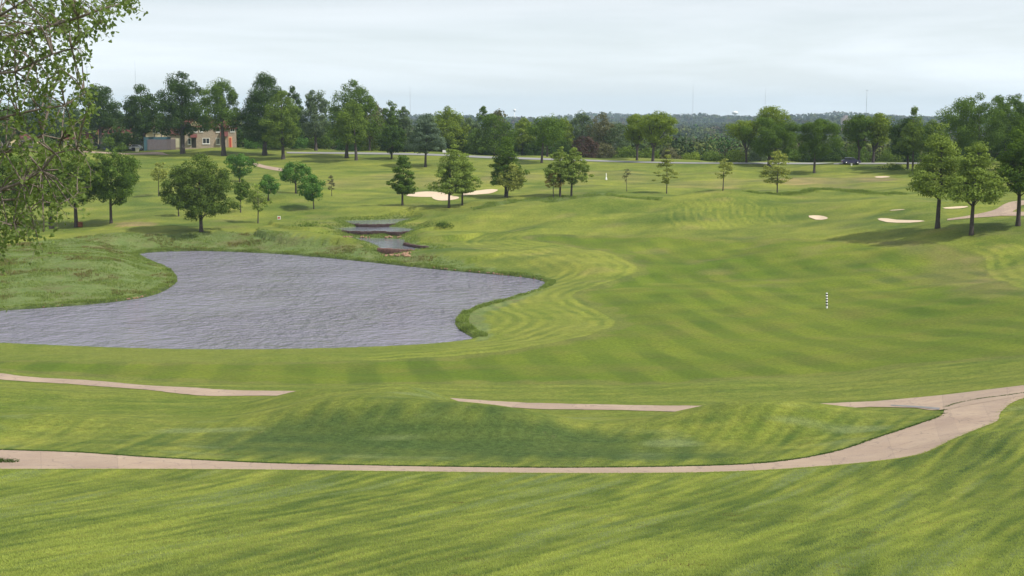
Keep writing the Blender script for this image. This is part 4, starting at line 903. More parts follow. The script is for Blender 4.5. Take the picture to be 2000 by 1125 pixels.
def gable(u0, u1, vb, vt, y0, y1, mat=M_CREAM):
    g = MB(); g.prism([(X(u0), Z(vb)), (X(u1), Z(vb)), ((X(u0) + X(u1)) / 2, Z(vt))], y0, y1); g.build('gable', mat, house)
    um = (u0 + u1) / 2; g = MB()
    for s_, ue in ((-1, u0), (1, u1)):
        p0 = (X(um), Z(vt)); p1 = (X(ue) + s_ * .3, Z(vb) - .2)
        g.prism([p0, p1, (p1[0], p1[1] + .16), (p0[0], p0[1] + .18)] if s_ > 0 else [p1, p0, (p0[0], p0[1] + .18), (p1[0], p1[1] + .16)], y0 - .3, y1 - .05)
    g.build('gable_roof', M_ROOF, house)
gable(366, 402, 246.5, 231, -.12, 4.2); gable(414, 432, 249.5, 240, .55, 4); gable(444, 459, 250, 239, .5, 4, M_WHITE)
def window(u0, u1, v0, v1, y, panes=2, par=house):
    w0, w1, z0, z1 = X(u0), X(u1), Z(v1), Z(v0); f = MB(); t = .16
    f.box(w0, w1, y - .08, y + .05, z0, z0 + t); f.box(w0, w1, y - .08, y + .05, z1 - t, z1); f.box(w0, w0 + t, y - .08, y + .05, z0 + t, z1 - t); f.box(w1 - t, w1, y - .08, y + .05, z0 + t, z1 - t)
    for k in range(1, panes): xm = w0 + (w1 - w0) * k / panes; f.box(xm - .06, xm + .06, y - .07, y + .05, z0 + t, z1 - t)
    f.box(w0 - .08, w1 + .08, y - .16, y - .081, z0 - .14, z0 + .02)
    wo = f.build('window', M_WHITE, par); p_ = MB(); p_.box(w0 + t, w1 - t, y - .03, y + .04, z0 + t, z1 - t); p_.build('pane', M_PANE, wo)
for a in [(376, 385, 247.6, 257.5, 0, 1), (388.5, 396, 247.6, 257.5, 0, 1), (366, 372.5, 269, 281.5, 0, 1), (394, 408, 269, 280.5, 0, 2), (420, 428.5, 248, 258, .7, 2), (419.5, 427.5, 269, 282, .7, 2), (447.5, 456, 245, 257.5, .7, 2)]: window(*a)
b = MB(); b.box(X(373.5), X(382), -.05, .05, 0, Z(268.5)); b.build('door', M_DARKDOOR, house)
b = MB(); b.prismx([(-1.5, Z(268)), (0, Z(261.5)), (0, Z(268))], X(371.5), X(384)); b.build('awning', M_ROOF, house)
b = MB(); b.box(X(443.5), X(451), .6, .75, 0, Z(266.5)); b.build('door_frame', M_ORANGE, house)
b = MB(); b.box(X(445.5), X(449.2), .52, .6, 0, Z(269)); dr = b.build('door', M_DOOR, house); dr['label'] = 'narrow bright red door'
b = MB(); b.box(X(448.5), X(448.9), .46, .52, 1.0, 1.12); b.build('handle', M_BLACK, dr)
b = MB(); b.prismx([(-.9, Z(266)), (.7, Z(256.5)), (.7, Z(266))], X(428), X(443)); b.build('porch_roof', M_ROOF, house)
b = MB(); b.box(X(343), X(353.5), 1.1, 1.2, 0, Z(269)); b.build('garage_door', M_BEIGE, house)
b = MB(); b.box(X(406), X(411), 4, 5.2, Z(240), Z(226)); b.box(X(405.5), X(411.5), 3.9, 5.3, Z(226), Z(225)); b.build('chimney', M_STONE, house)
# cream building with the teal base, left of the house
cb = empty('gabled_building', (hx, hy, hz + .1), R(12.8)); tag(cb, 'cream gabled building with teal lower wall behind the wooden fence', 'building')
b = MB(); b.box(X(287), X(334) - .01, 2, 12, Z(267), Z(262)); b.prism([(X(287), Z(262)), (X(334) - .01, Z(262)), (X(322), Z(248)), (X(299), Z(248))], 2, 12); b.build('wall', M_CREAM, cb)
b = MB(); b.box(X(283), X(334) - .02, 1.7, 12, -1, Z(267) - .01); b.build('lower_wall', M_TEAL, cb)
b = MB()
for s_ in (-1, 1):
    c_ = X(310.5); e0 = c_ + s_ * (X(334) - c_ + .3); p0 = (c_, Z(241)); p1 = (e0, Z(263)); q = [p0, p1, (p1[0], p1[1] + .3), (p0[0], p0[1] + .3)]
    b.prism(q if s_ > 0 else q[::-1], 1.5, 12.4)
b.build('roof', M_ROOF, cb)
for u_ in (300.5, 308.5): window(u_, u_ + 5.5, 249.5, 259.5, 2, 1, cb)
for u_ in (303, 316): b = MB(); b.box(X(u_), X(u_ + 1.2), 1.9, 2.0, Z(267), Z(259.6) if u_ < 310 else Z(249)); b.build('timber_trim', M_FENCE, cb)
fn = empty('wooden_fence', (hx, hy, hz + .1), R(12.8)); tag(fn, 'tall weathered plank fence in front of the cream gabled building', 'fence')
b = MB(); u_ = 291.
while u_ < 342.6:
    b.box(X(u_), X(u_ + 1.15), -.4 + .03 * math.sin(u_ * 9), -.33, -.6, Z(271.5 + .25 * math.sin(u_ * 5))); u_ += 1.3
b.build('planks', M_FENCE, fn)
for u_ in (290, 303, 316, 329, 342.5):
    b = MB(); b.box(X(u_) - .07, X(u_) + .07, -.32, -.18, -.6, Z(271)); b.build('post', M_FENCE, fn)
bush('low blue-green juniper bed in front of the plank fence', 296, 293, 288, 270, 322, 'bg', name='juniper_shrub', n_cl=50, leafk=.8)
def cottage(label, u0, u1, vb, ve, vr, D, wins=2, wall=M_CREAM):
    y = D; xm = (u0 + u1) / 2; x = (xm - 1000) / F * D; z = float(height(np.array([x]), np.array([y]))[0]); k = D / F
    zz = lambda v: -math.tan(math.atan((v - 562.5) / F) + PITCH) * D - z
    o = empty('small_building', (x, y, z)); tag(o, label, 'building'); w2 = (u1 - u0) / 2 * k
    b = MB(); b.box(-w2, w2, 0, 8, -1, zz(ve)); b.build('wall', wall, o)
    b = MB(); b.prismx([(-.5, zz(ve) - .1), (4, zz(vr)), (8.5, zz(ve) - .1)], -w2 - .5, w2 + .5); b.build('roof', M_ROOF, o)
    for i in range(wins):
        xc = -w2 + 2 * w2 * (i + .5) / wins; h_ = zz(ve) * .38; zc = zz(ve) * .5
        f = MB(); f.box(xc - .7, xc + .7, -.08, .02, zc - h_ / 2, zc + h_ / 2); wo = f.build('window', M_WHITE, o)
        f = MB(); f.box(xc - .55, xc + .55, -.12, -.081, zc - h_ / 2 + .12, zc + h_ / 2 - .12); f.build('pane', M_PANE, wo)
    return o
cottage('low cream building with red roof behind the near branches', 128, 171, 283, 271, 258, 412, 3)
cottage('small cream building with red gabled roof at far left', 42, 74, 282, 270, 261, 418, 2)
cottage('cream building cut by the left picture edge', -50, 22, 282, 268, 256, 414, 4)
cottage('red roofed building glimpsed between the two left maples', 196, 250, 284, 262, 247, 436, 3)

GLASS_CAR = simple('car_glass', (.03, .035, .045), .08, .2, spec=.8); TYRE = simple('tyre_rubber', (.02, .02, .02), .9, .2); RIM = simple('wheel_rim', (.45, .45, .46), .35, .1, metal=.8)
LAMP = simple('lamp_lens', (.75, .72, .65), .2, .05, spec=.6); TAIL = simple('tail_lamp', (.45, .03, .03), .3, .1)
def car(label, u, v, paint, flip=1, group=None, suv=False, D=None, rz=0):
    if D: x = (u - 1000) / F * D; y = D; z = float(height(np.array([x]), np.array([y]))[0])
    else: x, y, z = cast(u, v)
    o = empty('parked_car', (x, y, z + .08), rz); tag(o, label, 'car', group); pm = simple('car_paint', paint, .28, .04, spec=.6)
    k = 1.12 if suv else 1.0; f = flip
    prof = [(-2.2, .38), (-2.25, .62), (-2.15, .86 * k), (-1.6, .93 * k), (1.1, .95 * k), (1.95, .82 * k), (2.22, .66), (2.22, .36), (1.7, .28), (-1.7, .28)]
    top = [(-1.75 if suv else -1.55, .93 * k), (-1.45 if suv else -.95, 1.42 * k), (.35, 1.44 * k), (1.12, .95 * k)]
    P_ = lambda q: [(a * f, c) for a, c in q]
    b = MB(); b.prism(P_(prof), -.86, .86); b.prism(P_([(a, c + .001) for a, c in top]), -.70, .70)
    body = b.build('body', pm, o); bv = body.modifiers.new('bevel', 'BEVEL'); bv.width = .05; bv.segments = 2
    cx_ = sum(a for a, _ in top) / 4; cz_ = sum(c for _, c in top) / 4; inn = [(cx_ + (a - cx_) * .84, cz_ + (c - cz_) * .78 + .01) for a, c in top]
    for s_ in (-1, 1):
        b = MB(); b.prism(P_(inn), s_ * .705 - .012, s_ * .705 + .012); b.build('side_window', GLASS_CAR, o)
    b = MB(); a0, a1 = top[2], top[3]; b.prism(P_([(a0[0] + .06, a0[1] - .06), (a1[0] - .02, a1[1] + .06), (a1[0] + .03, a1[1] + .08), (a0[0] + .11, a0[1] - .04)]), -.62, .62); b.build('windscreen', GLASS_CAR, o)
    b = MB(); a0, a1 = top[1], top[0]; b.prism(P_([(a0[0] - .03, a0[1] - .06), (a1[0] + .05, a1[1] + .06), (a1[0], a1[1] + .09), (a0[0] - .09, a0[1] - .04)]), -.60, .60); b.build('rear_window', GLASS_CAR, o)
    for wx in (-1.38, 1.38):
        for s_ in (-1, 1):
            wl = MB(); wl.tube([(wx * f, s_ * .68, .33), (wx * f, s_ * .90, .33)], .33, 16); wh = wl.build('wheel', TYRE, o, True)
            r_ = MB(); r_.tube([(wx * f, s_ * .86, .33), (wx * f, s_ * .915, .33)], .2, 12); r_.build('rim', RIM, wh, True)
    for s_ in (-1, 1):
        b = MB(); b.box(*sorted((2.16 * f, 2.25 * f)), s_ * .62 - .16, s_ * .62 + .16, .60, .74); b.build('headlight', LAMP, o)
        b = MB(); b.box(*sorted((-2.28 * f, -2.18 * f)), s_ * .66 - .13, s_ * .66 + .13, .62, .80); b.build('taillight', TAIL, o)
    return o
car('dark blue-violet car parked under the flat topped elms', 1662, 321, (.035, .03, .09), 1, suv=True)
GC = 'cars parked beside the teal wall'
car('silver-blue sedan parked left of the other cars', 222, 285, (.14, .17, .24), -1, GC, D=399)
car('white low car just right of the silver-blue sedan', 244, 285.5, (.6, .6, .62), -1, GC, D=401)
car('white van-like car nearest the teal wall', 272, 286, (.66, .64, .64), 1, GC, suv=True, D=399.5)
car('dark sedan half hidden behind the left maple trunk', 205, 285, (.03, .03, .045), 1, GC, D=402)

def put(u, v): 
    x, y, z = cast(u, v); return x, y, z, depth(x, y, z) / F
# black and white yardage pole
x, y, z, k = put(1615, 602); pole = empty('yardage_pole', (x, y, z - .02), 0); tag(pole, 'black and white banded yardage pole standing on the fairway', 'pole')
pole.rotation_euler = (0, R(-2.2), 0)
Hh = 30.5 * k; b = MB(); b.tube([(0, 0, -.2), (0, 0, Hh)], .10, 14); b.build('shaft', M_WHITE, pole, True)
n_b = 5; seg = Hh / 11.2
for i in range(n_b):
    z0 = seg * (2.0 + 1.95 * i); b = MB(); b.tube([(0, 0, z0 - .001), (0, 0, z0), (0, 0, z0 + seg * .95), (0, 0, z0 + seg * .95 + .001)], [.08, .106, .106, .08], 14); b.build('black_band', M_BLACK, pole, True)
# flagstick with small base, tee box marker, bins, posts
x, y, z, k = put(1184, 351); fl = empty('marker_post', (x, y, z)); tag(fl, 'slim white post with flared foot on the far fairway', 'post')
b = MB(); b.tube([(0, 0, -.1), (0, 0, .5), (0, 0, 13 * k)], [.10, .09, .05], 10); b.build('shaft', M_WHITE, fl, True)
b = MB(); b.tube([(0, 0, -.05), (0, 0, .3), (0, 0, .55)], [.24, .20, .10], 12); b.build('foot', M_WHITE, fl, True)
x, y, z, k = put(545, 430); tm = empty('tee_sign', (x, y, z)); tag(tm, 'small white and red tee sign on the left slope', 'sign')
b = MB(); b.box(-.28, .28, -.06, .06, .12, 8 * k); b.build('board', M_WHITE, tm); b = MB(); b.box(-.2, .2, -.075, -.061, 3 * k, 6 * k); b.build('red_panel', M_DOOR, tm)
b = MB(); b.box(-.22, -.14, -.04, .04, -.2, .12); b.build('leg', M_FENCE, tm); b = MB(); b.box(.14, .22, -.04, .04, -.2, .12); b.build('leg', M_FENCE, tm)
M_RUST = simple('rusty_wood', (.22, .075, .04), .85, .35, 5)
x, y, z, k = put(157, 443); tb = empty('litter_bin', (x, y, z)); tag(tb, 'rusty brown wooden bin beside the thick tree trunk at left', 'bin')
b = MB()
for i in range(10):
    a = i / 10 * 6.283; b.box(.32 * math.cos(a) - .09, .32 * math.cos(a) + .09, .32 * math.sin(a) - .09, .32 * math.sin(a) + .09, 0, 8.5 * k)
b.build('slats', M_RUST, tb); b = MB(); b.tube([(0, 0, 8.5 * k), (0, 0, 9.2 * k), (0, 0, 10 * k)], [.46, .44, .12], 12); b.build('lid', M_RUST, tb, True)
x, y, z, k = put(261, 295); bb = empty('bag_stand', (x, y, z)); tag(bb, 'black bin on the lawn before the parked cars', 'bin')
b = MB(); b.tube([(0, 0, 0), (0, 0, 6 * k)], [.42, .5], 12); b.build('drum', M_BLACK, bb, True); b = MB(); b.tube([(0, 0, 6 * k), (0, 0, 7 * k)], [.54, .3], 12); b.build('lid', M_BLACK, bb, True)
bb.name = 'drum_bin'
x, y, z, k = put(268, 296); bb = empty('stone_pillar', (x, y, z)); tag(bb, 'pale stone pillar standing right of the black bin', 'pillar')
b = MB(); b.box(-.42, .42, -.35, .35, -.2, 6.5 * k); b.build('shaft', M_BEIGE, bb); b = MB(); b.box(-.5, .5, -.43, .43, 6.5 * k, 7.2 * k); b.build('cap', M_BEIGE, bb)
x, y, z, k = put(1663, 324); bb = empty('marker_post', (x, y, z)); tag(bb, 'tiny white post in front of the dark parked car', 'post'); b = MB(); b.box(-.16, .16, -.1, .1, -.1, 4.2 * k); b.build('shaft', M_WHITE, bb)
b = MB(); b.box(-.2, .2, -.14, .14, 4.2 * k, 4.7 * k); b.build('cap', M_WHITE, bb)
x, y, z, k = put(868, 303); bb = empty('road_sign', (x, y, z)); tag(bb, 'pale sign board by the road above the tall olive oak', 'sign'); b = MB(); b.box(-.5, .5, -.04, .04, 5 * k, 10 * k); b.build('board', M_WHITE, bb)
b = MB(); b.box(-.08, .08, .04, .12, -.2, 9 * k); b.build('post', M_FENCE, bb)

# retaining walls of the stepped pools
M_WALL = simple('stacked_stone', (.10, .062, .058), .95, .5, 3, bump=.04); M_WALLR = simple('stacked_red_stone', (.22, .12, .10), .95, .4, 3, bump=.04); M_ROCK = simple('limestone_rock', (.33, .20, .13), .95, .35, 3, bump=.04)
def stone_wall(label, pts, zt, h, mat, seed):
    r = np.random.RandomState(seed); px_ = poly_on_plane(pts, zt); s = np.r_[0, np.cumsum(np.hypot(*np.diff(px_, axis=0).T))]
    o = empty('retaining_wall', (px_[0][0], px_[0][1], zt - h)); tag(o, label, 'stone wall'); b = MB(); cap = MB(); nc = 4; ch = (h + .3) / nc
    for c in range(nc):
        t = 0.
        while t < s[-1] - .1:
            l_ = r.uniform(.35, .8); tm_ = min(t + l_ / 2, s[-1]); x_ = np.interp(tm_, s, px_[:, 0]) - px_[0][0]; y_ = np.interp(tm_, s, px_[:, 1]) - px_[0][1] + r.uniform(-.09, .05) + (nc - c) * -.04 + .1
            tgt = cap if c == nc - 1 else b
            z0 = -.3 + c * ch; tgt.box(x_ - l_ / 2 + .015, x_ + l_ / 2 - .015, y_ - .26, y_ + .24, z0 + .01, z0 + ch - .012 + (r.uniform(0, .10) if c == nc - 1 else 0)); t += l_
    b.build('courses', mat, o); cap.build('coping_stones', mat, o)
stone_wall('dark stone wall holding back the uppermost pool', [(684, 436), (703, 438), (736, 438.5), (772, 436.8)], Z3, .55, M_WALL, 1)
stone_wall('dark stone wall holding back the middle pool', [(668, 450.5), (708, 452), (749, 451.8), (777, 453.5), (808, 451.8)], Z2, .7, M_WALL, 2)
stone_wall('reddish stone wall holding back the lowest pool', [(738, 484), (770, 486.8), (806, 488)], Z1 + .06, .95, M_WALLR, 3)
stone_wall('dark stone edging on the right bank of the lowest pool', [(790, 474), (805, 478), (835, 482)], Z1 + .35, .5, M_WALL, 4)
def rock_mesh(seed):
    r = np.random.RandomState(seed); bm = bmesh.new(); bmesh.ops.create_icosphere(bm, subdivisions=2, radius=1)
    for v in bm.verts:
        k = 1 + .22 * math.sin(v.co.x * 4 + seed) + .18 * math.sin(v.co.y * 5 + seed * 2) + r.uniform(-.08, .08); v.co = Vector((v.co.x * k, v.co.y * k * .8, v.co.z * k * .6))
    me = bpy.data.meshes.new('rock'); bm.to_mesh(me); bm.free(); me.materials.append(M_ROCK); return me
RM = [rock_mesh(i) for i in range(4)]
rr_ = np.random.RandomState(9)
def rocks(label, group, n_, f, s0, s1):
    for i in range(n_):
        u, v = f(rr_, i); c = cast(u, v)
        if c is None: continue
        o = bpy.data.objects.new('rock', RM[rr_.randint(4)]); col.objects.link(o); o.location = (c[0], c[1], c[2] + .05); s = rr_.uniform(s0, s1); o.scale = (s * rr_.uniform(.8, 1.4), s, s)
        o.rotation_euler = (0, 0, rr_.uniform(0, 6)); tag(o, label, 'rock', group)
rocks('orange tan rock tumbled below the reddish stone wall', 'rocks below the reddish wall', 34, lambda r, i: (746 + r.uniform(0, 56), 494 + r.uniform(0, 7)), .16, .34)
rocks('pale rock on the far shore of the lowest pool', 'rocks on the far shore of the lowest pool', 26, lambda r, i: (668 + r.uniform(0, 118), 463.5 + r.uniform(-.8, .8)), .12, .26)
rocks('reddish stone at the water edge below the left peninsula', 'stones along the peninsula shore', 16, lambda r, i: ((lambda u: (u, float(np.interp(u, [0, 100, 200, 270, 340], [606, 600, 591.5, 583, 557])) - .8))(r.uniform(60, 335) if i > 9 else r.uniform(245, 285))), .07, .17)
rocks('reddish stone at the water edge below the far bank', 'stones along the far pond bank', 22, lambda r, i: ((lambda u: (u, float(np.interp(u, [640, 800, 950, 1060], [503.5, 520, 534, 548])) - 1))(r.uniform(840, 1060))), .08, .18)

# ---------------------------------------------------------------- far masts, water towers and buildings
M_MAST = simple('mast_steel', (.22, .24, .27), .6, .1); M_TANK = simple('tank_paint', (.85, .85, .83), .5, .04); M_PINK = simple('pinkish_concrete', (.42, .33, .31), .9, .1)
def mast(label, u, vt, D, wd, cross=None):
    x = (u - 1000) / F * D; z = float(height(np.array([x]), np.array([D]))[0]); H = -math.tan(math.atan((vt - 562.5) / F) + PITCH) * D - z
    o = empty('radio_mast', (x, D, z)); tag(o, label, 'radio mast'); b = MB(); s = wd
    for i in range(3):
        a = i * 2.094; b.tube([(s * math.cos(a), s * math.sin(a), -1), (s * math.cos(a), s * math.sin(a), H * .86)], wd * .28, 4)
    k = 0; zz = 0
    while zz < H * .86 - s * 3:
        a = k * 2.094; c = a + 2.094; b.tube([(s * math.cos(a), s * math.sin(a), zz), (s * math.cos(c), s * math.sin(c), zz + s * 3)], wd * .16, 3, False); zz += s * 3; k += 1
    b.build('lattice', M_MAST, o); b = MB(); b.tube([(0, 0, H * .86 - .5), (0, 0, H)], wd * .4, 5); b.build('antenna', M_MAST, o)
    if cross:
        zc = -math.tan(math.atan((cross - 562.5) / F) + PITCH) * D - z; b = MB(); b.tube([(-s * 5, 0, zc), (s * 5, 0, zc)], wd * .45, 4)
        for xx in (-s * 5, s * 5): b.tube([(xx, 0, zc), (xx, 0, zc + s * 4)], wd * .35, 4)
        b.build('crossarm', M_MAST, o)
mast('blue-grey mast with crossarm above the left round maple', 180, 117, 1900, .42, 131)
mast('very faint thin mast above the slim maple', 273, 118, 2500, .22)
mast('faint thin mast above the poplars', 803, 168, 2500, .26)
mast('faint mast over the middle of the valley', 1350, 165, 2600, .26)
mast('faint mast above the left round clumpy maple', 1490, 172, 2700, .2)
mast('grey mast with short top bar above the flat topped elms', 1686, 175, 2300, .34, 177)
def water_tower(label, u, v0, v1, wpx, D):
    x = (u - 1000) / F * D; z = float(height(np.array([x]), np.array([D]))[0]); f = lambda v: -math.tan(math.atan((v - 562.5) / F) + PITCH) * D - z
    o = empty('water_tower', (x, D, z)); tag(o, label, 'water tower'); Rr = wpx / 2 * D / F; a, c = f(v1), f(v0)
    b = MB(); b.tube([(0, 0, a), (0, 0, a + (c - a) * .2), (0, 0, a + (c - a) * .5), (0, 0, a + (c - a) * .8), (0, 0, c)], [Rr * .4, Rr * .85, Rr, Rr * .8, Rr * .3], 20); b.build('tank', M_TANK, o, True)
    b = MB(); b.tube([(0, 0, -1), (0, 0, a + .5)], Rr * .22, 12); b.build('stem', M_TANK, o, True)
water_tower('white water tower on the horizon right of centre', 1432, 217, 223.5, 13, 3900)
water_tower('tiny white water tower on the horizon left of centre', 1005, 212.5, 218, 6, 3900)
def block(label, pieces, D, mat, u0):
    x = (u0 - 1000) / F * D; z = float(height(np.array([x]), np.array([D]))[0]); f = lambda v: -math.tan(math.atan((v - 562.5) / F) + PITCH) * D - z; k = D / F
    o = empty('distant_building', (x, D, z)); tag(o, label, 'building'); b = MB()
    for (a, c, v) in pieces: b.box((a - u0) * k, (c - u0) * k - .02, 0, 14, -2, f(v))
    b.build('wall', mat, o); b = MB()
    for (a, c, v) in pieces: b.box((a - u0) * k + .4, (c - u0) * k - .4, .5, 13.5, f(v) + .01, f(v) + .8)
    b.build('roof', M_MAST, o)
block('pinkish high building on the horizon left of the flat topped elms', [(1641, 1645, 230), (1645, 1651, 225.5), (1651, 1656, 231)], 2300, M_PINK, 1648)
block('low pale building in the woods left of the right clumpy maple', [(1546, 1562, 268)], 640, M_BEIGE, 1554)

# ---------------------------------------------------------------- tall grass
def tufts(name, label, xy, h, wd, nb, mat, seed, spread=.12, kindf=None):
    r = np.random.RandomState(seed); n_ = len(xy); z = np.concatenate([height(a, b_) for a, b_ in zip(np.array_split(xy[:, 0], 6), np.array_split(xy[:, 1], 6))])
    c = np.repeat(np.c_[xy, z], nb, 0); m = len(c); hs = (h[:, None] if np.ndim(h) else np.full((n_, 1), h)); hs = np.repeat(hs, nb, 0)[:, 0] * r.uniform(.5, 1.25, m)
    a = r.uniform(0, 6.283, m); off = np.c_[np.cos(a), np.sin(a), 0 * a] * (spread * r.uniform(0, 1, m) ** .5)[:, None]
    ba = r.uniform(0, 6.283, m); w3 = np.c_[np.cos(ba), np.sin(ba), 0 * ba] * (wd * r.uniform(.6, 1.3, m))[:, None]
    ln = np.c_[np.cos(a), np.sin(a), 0 * a] * (hs * r.uniform(.1, .7, m))[:, None]; up = np.c_[0 * a, 0 * a, hs]
    b0 = c + off - [0, 0, .02]; V = np.stack([b0 - w3, b0 + w3, b0 + ln * .4 + up * .65 + w3 * .6, b0 + ln + up, b0 + ln * .4 + up * .65 - w3 * .6], 1).reshape(-1, 3)
    i = np.arange(m)[:, None] * 5; f4 = i + [0, 1, 2, 4]; f3 = i + [4, 2, 3]
    tv = np.repeat(r.uniform(.1, .9, n_), nb); lv = np.clip(.55 * tv + .45 * r.uniform(0, 1, m), 0, 1)
    return tag(np_mesh(name, V, [f4, f3], mat, None, False, {'lv': np.repeat(lv, 5)}), label, 'grass', kind='stuff')
def sample_poly(p, n_, r, f=None):
    out = []; tot = 0
    while tot < n_:
        q = np.c_[r.uniform(p[:, 0].min(), p[:, 0].max(), n_ * 2), r.uniform(p[:, 1].min(), p[:, 1].max(), n_ * 2)]
        k = sdf(p, q[:, 0], q[:, 1]) < 0
        if f is not None: k &= f(q)
        out.append(q[k]); tot += k.sum()
        if k.sum() < 5: break
    return np.vstack(out)[:n_]
GM1 = leaf_material('tall_grass', (.180, .225, .070), .3); GM2 = leaf_material('dark_grass', (.050, .092, .026), .3); GM3 = leaf_material('dry_sedge', (.165, .125, .062), .3); GM4 = leaf_material('short_grass', (.305, .340, .115), .5)
r_ = np.random.RandomState(3)
dry_land = lambda q: (sdf(POND, q[:, 0], q[:, 1]) > .05) & (sdf(P1, q[:, 0], q[:, 1]) > .1) & (sdf(P2, q[:, 0], q[:, 1]) > .1) & (sdf(P3, q[:, 0], q[:, 1]) > .1)
nz_ = mknoise(9, 9, 77); nz2 = mknoise(4, 9, 78)
vis = lambda q: np.abs(q[:, 0]) < q[:, 1] * .42
q = sample_poly(PEN, 22000, r_, lambda q: dry_land(q) & vis(q) & (nz2(q[:, 0], q[:, 1]) + r_.uniform(-1, 1, len(q)) > -.6))
tufts('rough_grass', 'unmown tufted grass on the peninsula and far pond bank', q, .17 + .09 * np.clip(nz_(q[:, 0], q[:, 1]), -1, 1), .022, 5, GM1, 1, .2)
q2 = q[(nz_(q[:, 0] + 40, q[:, 1]) + .5 * nz2(q[:, 0], q[:, 1] + 9)) > .9][:2600]
tufts('sedge', 'brownish dead sedge scattered through the pond bank grass', q2, .28, .02, 6, GM3, 2, .25)
def band(p, n_, d0, d1, r, f=None):
    i = r.randint(0, len(p), n_ * 2); t = r.uniform(0, 1, n_ * 2)[:, None]; g = grow(p, 1.0) - p
    pp = p[i] * (1 - t) + np.roll(p, -1, 0)[i] * t; gg = unit(g[i] * (1 - t) + np.roll(g, -1, 0)[i] * t); q = pp + gg * r.uniform(d0, d1, n_ * 2)[:, None]
    k = dry_land(q)
    if f is not None: k &= f(q)
    return q[k][:n_]
q = band(POND, 9000, .05, 1.3, r_, lambda q: (q[:, 1] > 126) & vis(q))
tufts('reeds', 'dark reedy grass fringe along the water line of the pond', q, .20 + .12 * nz2(q[:, 0], q[:, 1]).clip(-1, 1), .022, 5, GM1, 3, .12)
q = np.vstack([band(p_, 1300, .1, 2.2, r_, lambda q: (sdf(PEN, q[:, 0], q[:, 1]) > -50)) for p_ in (P1, P2, P3)]); q = q[dry_land(q)]
tufts('reeds', 'weedy green fringe around the stepped pools', q, .26, .022, 5, GM1, 4, .15)
q = sample_poly(grow(RIDGE, .6), 4200, r_, vis)
rid2 = cast_many(resample([(1290, 386), (1340, 381), (1420, 372.5), (1480, 377), (1540, 380), (1590, 371), (1640, 372), (1700, 377), (1760, 379)], 60))[:, :2]
q3 = rid2[r_.randint(22, 60, 2600)] + r_.normal(0, .9, (2600, 2)); q = np.vstack([q, q3])
tufts('long_grass', 'dark long grass left uncut along the crest of the ridge', q, .26 + .16 * nz2(q[:, 0], q[:, 1]).clip(-1, 1), .03, 6, GM1, 5, .35)
# short blades along the near path borders and over the foreground lawn
ue = cast_many(resample(up, 300))[:, :2]; le = cast_many(resample(lo, 300))[:, :2]
def short_grass():
    r = np.random.RandomState(12); n_ = 150000; y = 22 + 39 * r.uniform(0, 1, n_) ** 1.25; x = r.uniform(-1, 1, n_) * (y * .41 + 1)
    k = sdf(NEARPATH, x, y, 1) > .03; x = x[k]; y = y[k]; n_ = len(x); nb = 4; z = np.concatenate([height(a, b_) for a, b_ in zip(np.array_split(x, 8), np.array_split(y, 8))])
    st = streak(x, y); c = np.repeat(np.c_[x, y, z], nb, 0); m = len(c); c[:, :2] += r.uniform(-.06, .06, (m, 2)); a = r.uniform(0, 6.283, m); w3 = np.c_[np.cos(a), np.sin(a), 0 * a] * .007
    hs = r.uniform(.02, .055, m); ln = r.uniform(-1, 1, (m, 3)) * (hs * .7)[:, None]; ln[:, 2] = hs
    V = np.stack([c - w3 - [0, 0, .005], c + w3 - [0, 0, .005], c + ln], 1).reshape(-1, 3)
    lv = np.clip(.5 + .45 * np.repeat(st, nb) + r.uniform(-.2, .2, m), 0, 1)
    tag(np_mesh('lawn_grass', V, np.arange(m * 3).reshape(-1, 3), GM4, None, False, {'lv': np.repeat(lv, 3)}), 'short mown grass blades on the near slope', 'grass', kind='stuff')
NEARPATH = np.vstack([ue, le[::-1]]); short_grass()
q = np.vstack([ue[r_.randint(0, 300, 9000)] + r_.normal(0, .06, (9000, 2)) + [0, .02]]); q += r_.uniform(-.12, .12, q.shape) * [1, 0]
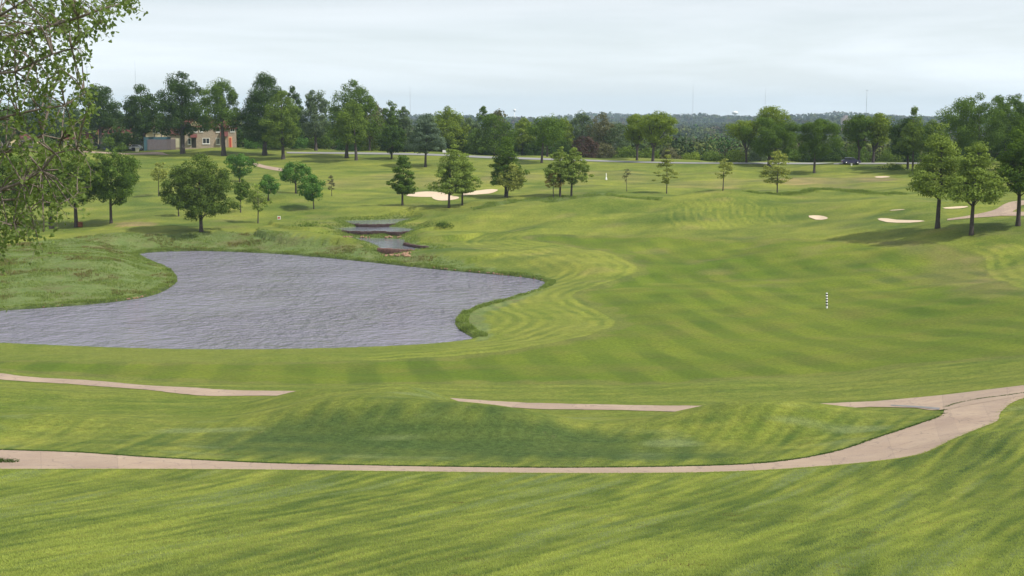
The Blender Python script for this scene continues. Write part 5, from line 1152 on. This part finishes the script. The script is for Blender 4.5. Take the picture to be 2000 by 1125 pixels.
tufts('path_edge_grass', 'ragged grass overhanging the borders of the near cart path', q, .075, .012, 5, GM2, 6, .06)
q = le[r_.randint(0, 300, 12000)] + r_.normal(0, .05, (12000, 2)) - [0, .03]; q += r_.uniform(-.15, .15, q.shape) * [1, .1]
tufts('path_edge_grass', 'sunlit grass creeping over the lower border of the near cart path', q, .05, .010, 5, GM4, 7, .08)
def dead_spots():
    r = np.random.RandomState(5); out = []
    for k in range(70):
        y = 24 + 46 * r.uniform(); x = r.uniform(-1, 1) * y * .38; m = r.randint(8, 60); s = r.uniform(.08, .35); out.append(np.c_[x + r.normal(0, s * 1.6, m), y + r.normal(0, s, m)])
    q = np.vstack(out); q = q[sdf(NEARPATH, q[:, 0], q[:, 1]) > .1]
    tufts('dead_grass', 'small straw coloured dead spots scattered over the near turf', q, .035, .012, 5, GM3, 8, .06)
dead_spots()
o = bush('small grass tuft island on the path at the left picture edge', 8, 903, 890, -30, 34, 'dk', name='grass_clump', cat='grass clump', n_cl=30, leafk=.5); o.scale = (1, .5, .7)

# ---------------------------------------------------------------- haze
zlo = min(v.co.z for v in bpy.data.objects['ground'].data.vertices) - 1.0
gx = 9000 * 1.35
bm = bmesh.new(); bmesh.ops.create_cube(bm, size=1)
for v in bm.verts: v.co = Vector((v.co.x * 2 * (gx + 400), 4800 + v.co.y * 10200, zlo if v.co.z < 0 else 150.0))
me = bpy.data.meshes.new('haze'); bm.to_mesh(me); bm.free()
hm = bpy.data.materials.new('haze'); hm.use_nodes = True; t = hm.node_tree; t.nodes.remove(t.nodes['Principled BSDF'])
pv = t.nodes.new('ShaderNodeVolumePrincipled'); pv.inputs['Color'].default_value = (.66, .83, 1.0, 1); pv.inputs['Density'].default_value = 0.95e-4; pv.inputs['Anisotropy'].default_value = 0
t.links.new(pv.outputs[0], t.nodes['Material Output'].inputs['Volume']); me.materials.append(hm)
ho = bpy.data.objects.new('haze', me); col.objects.link(ho); tag(ho, 'thin blue haze in the air', 'haze', kind='stuff')
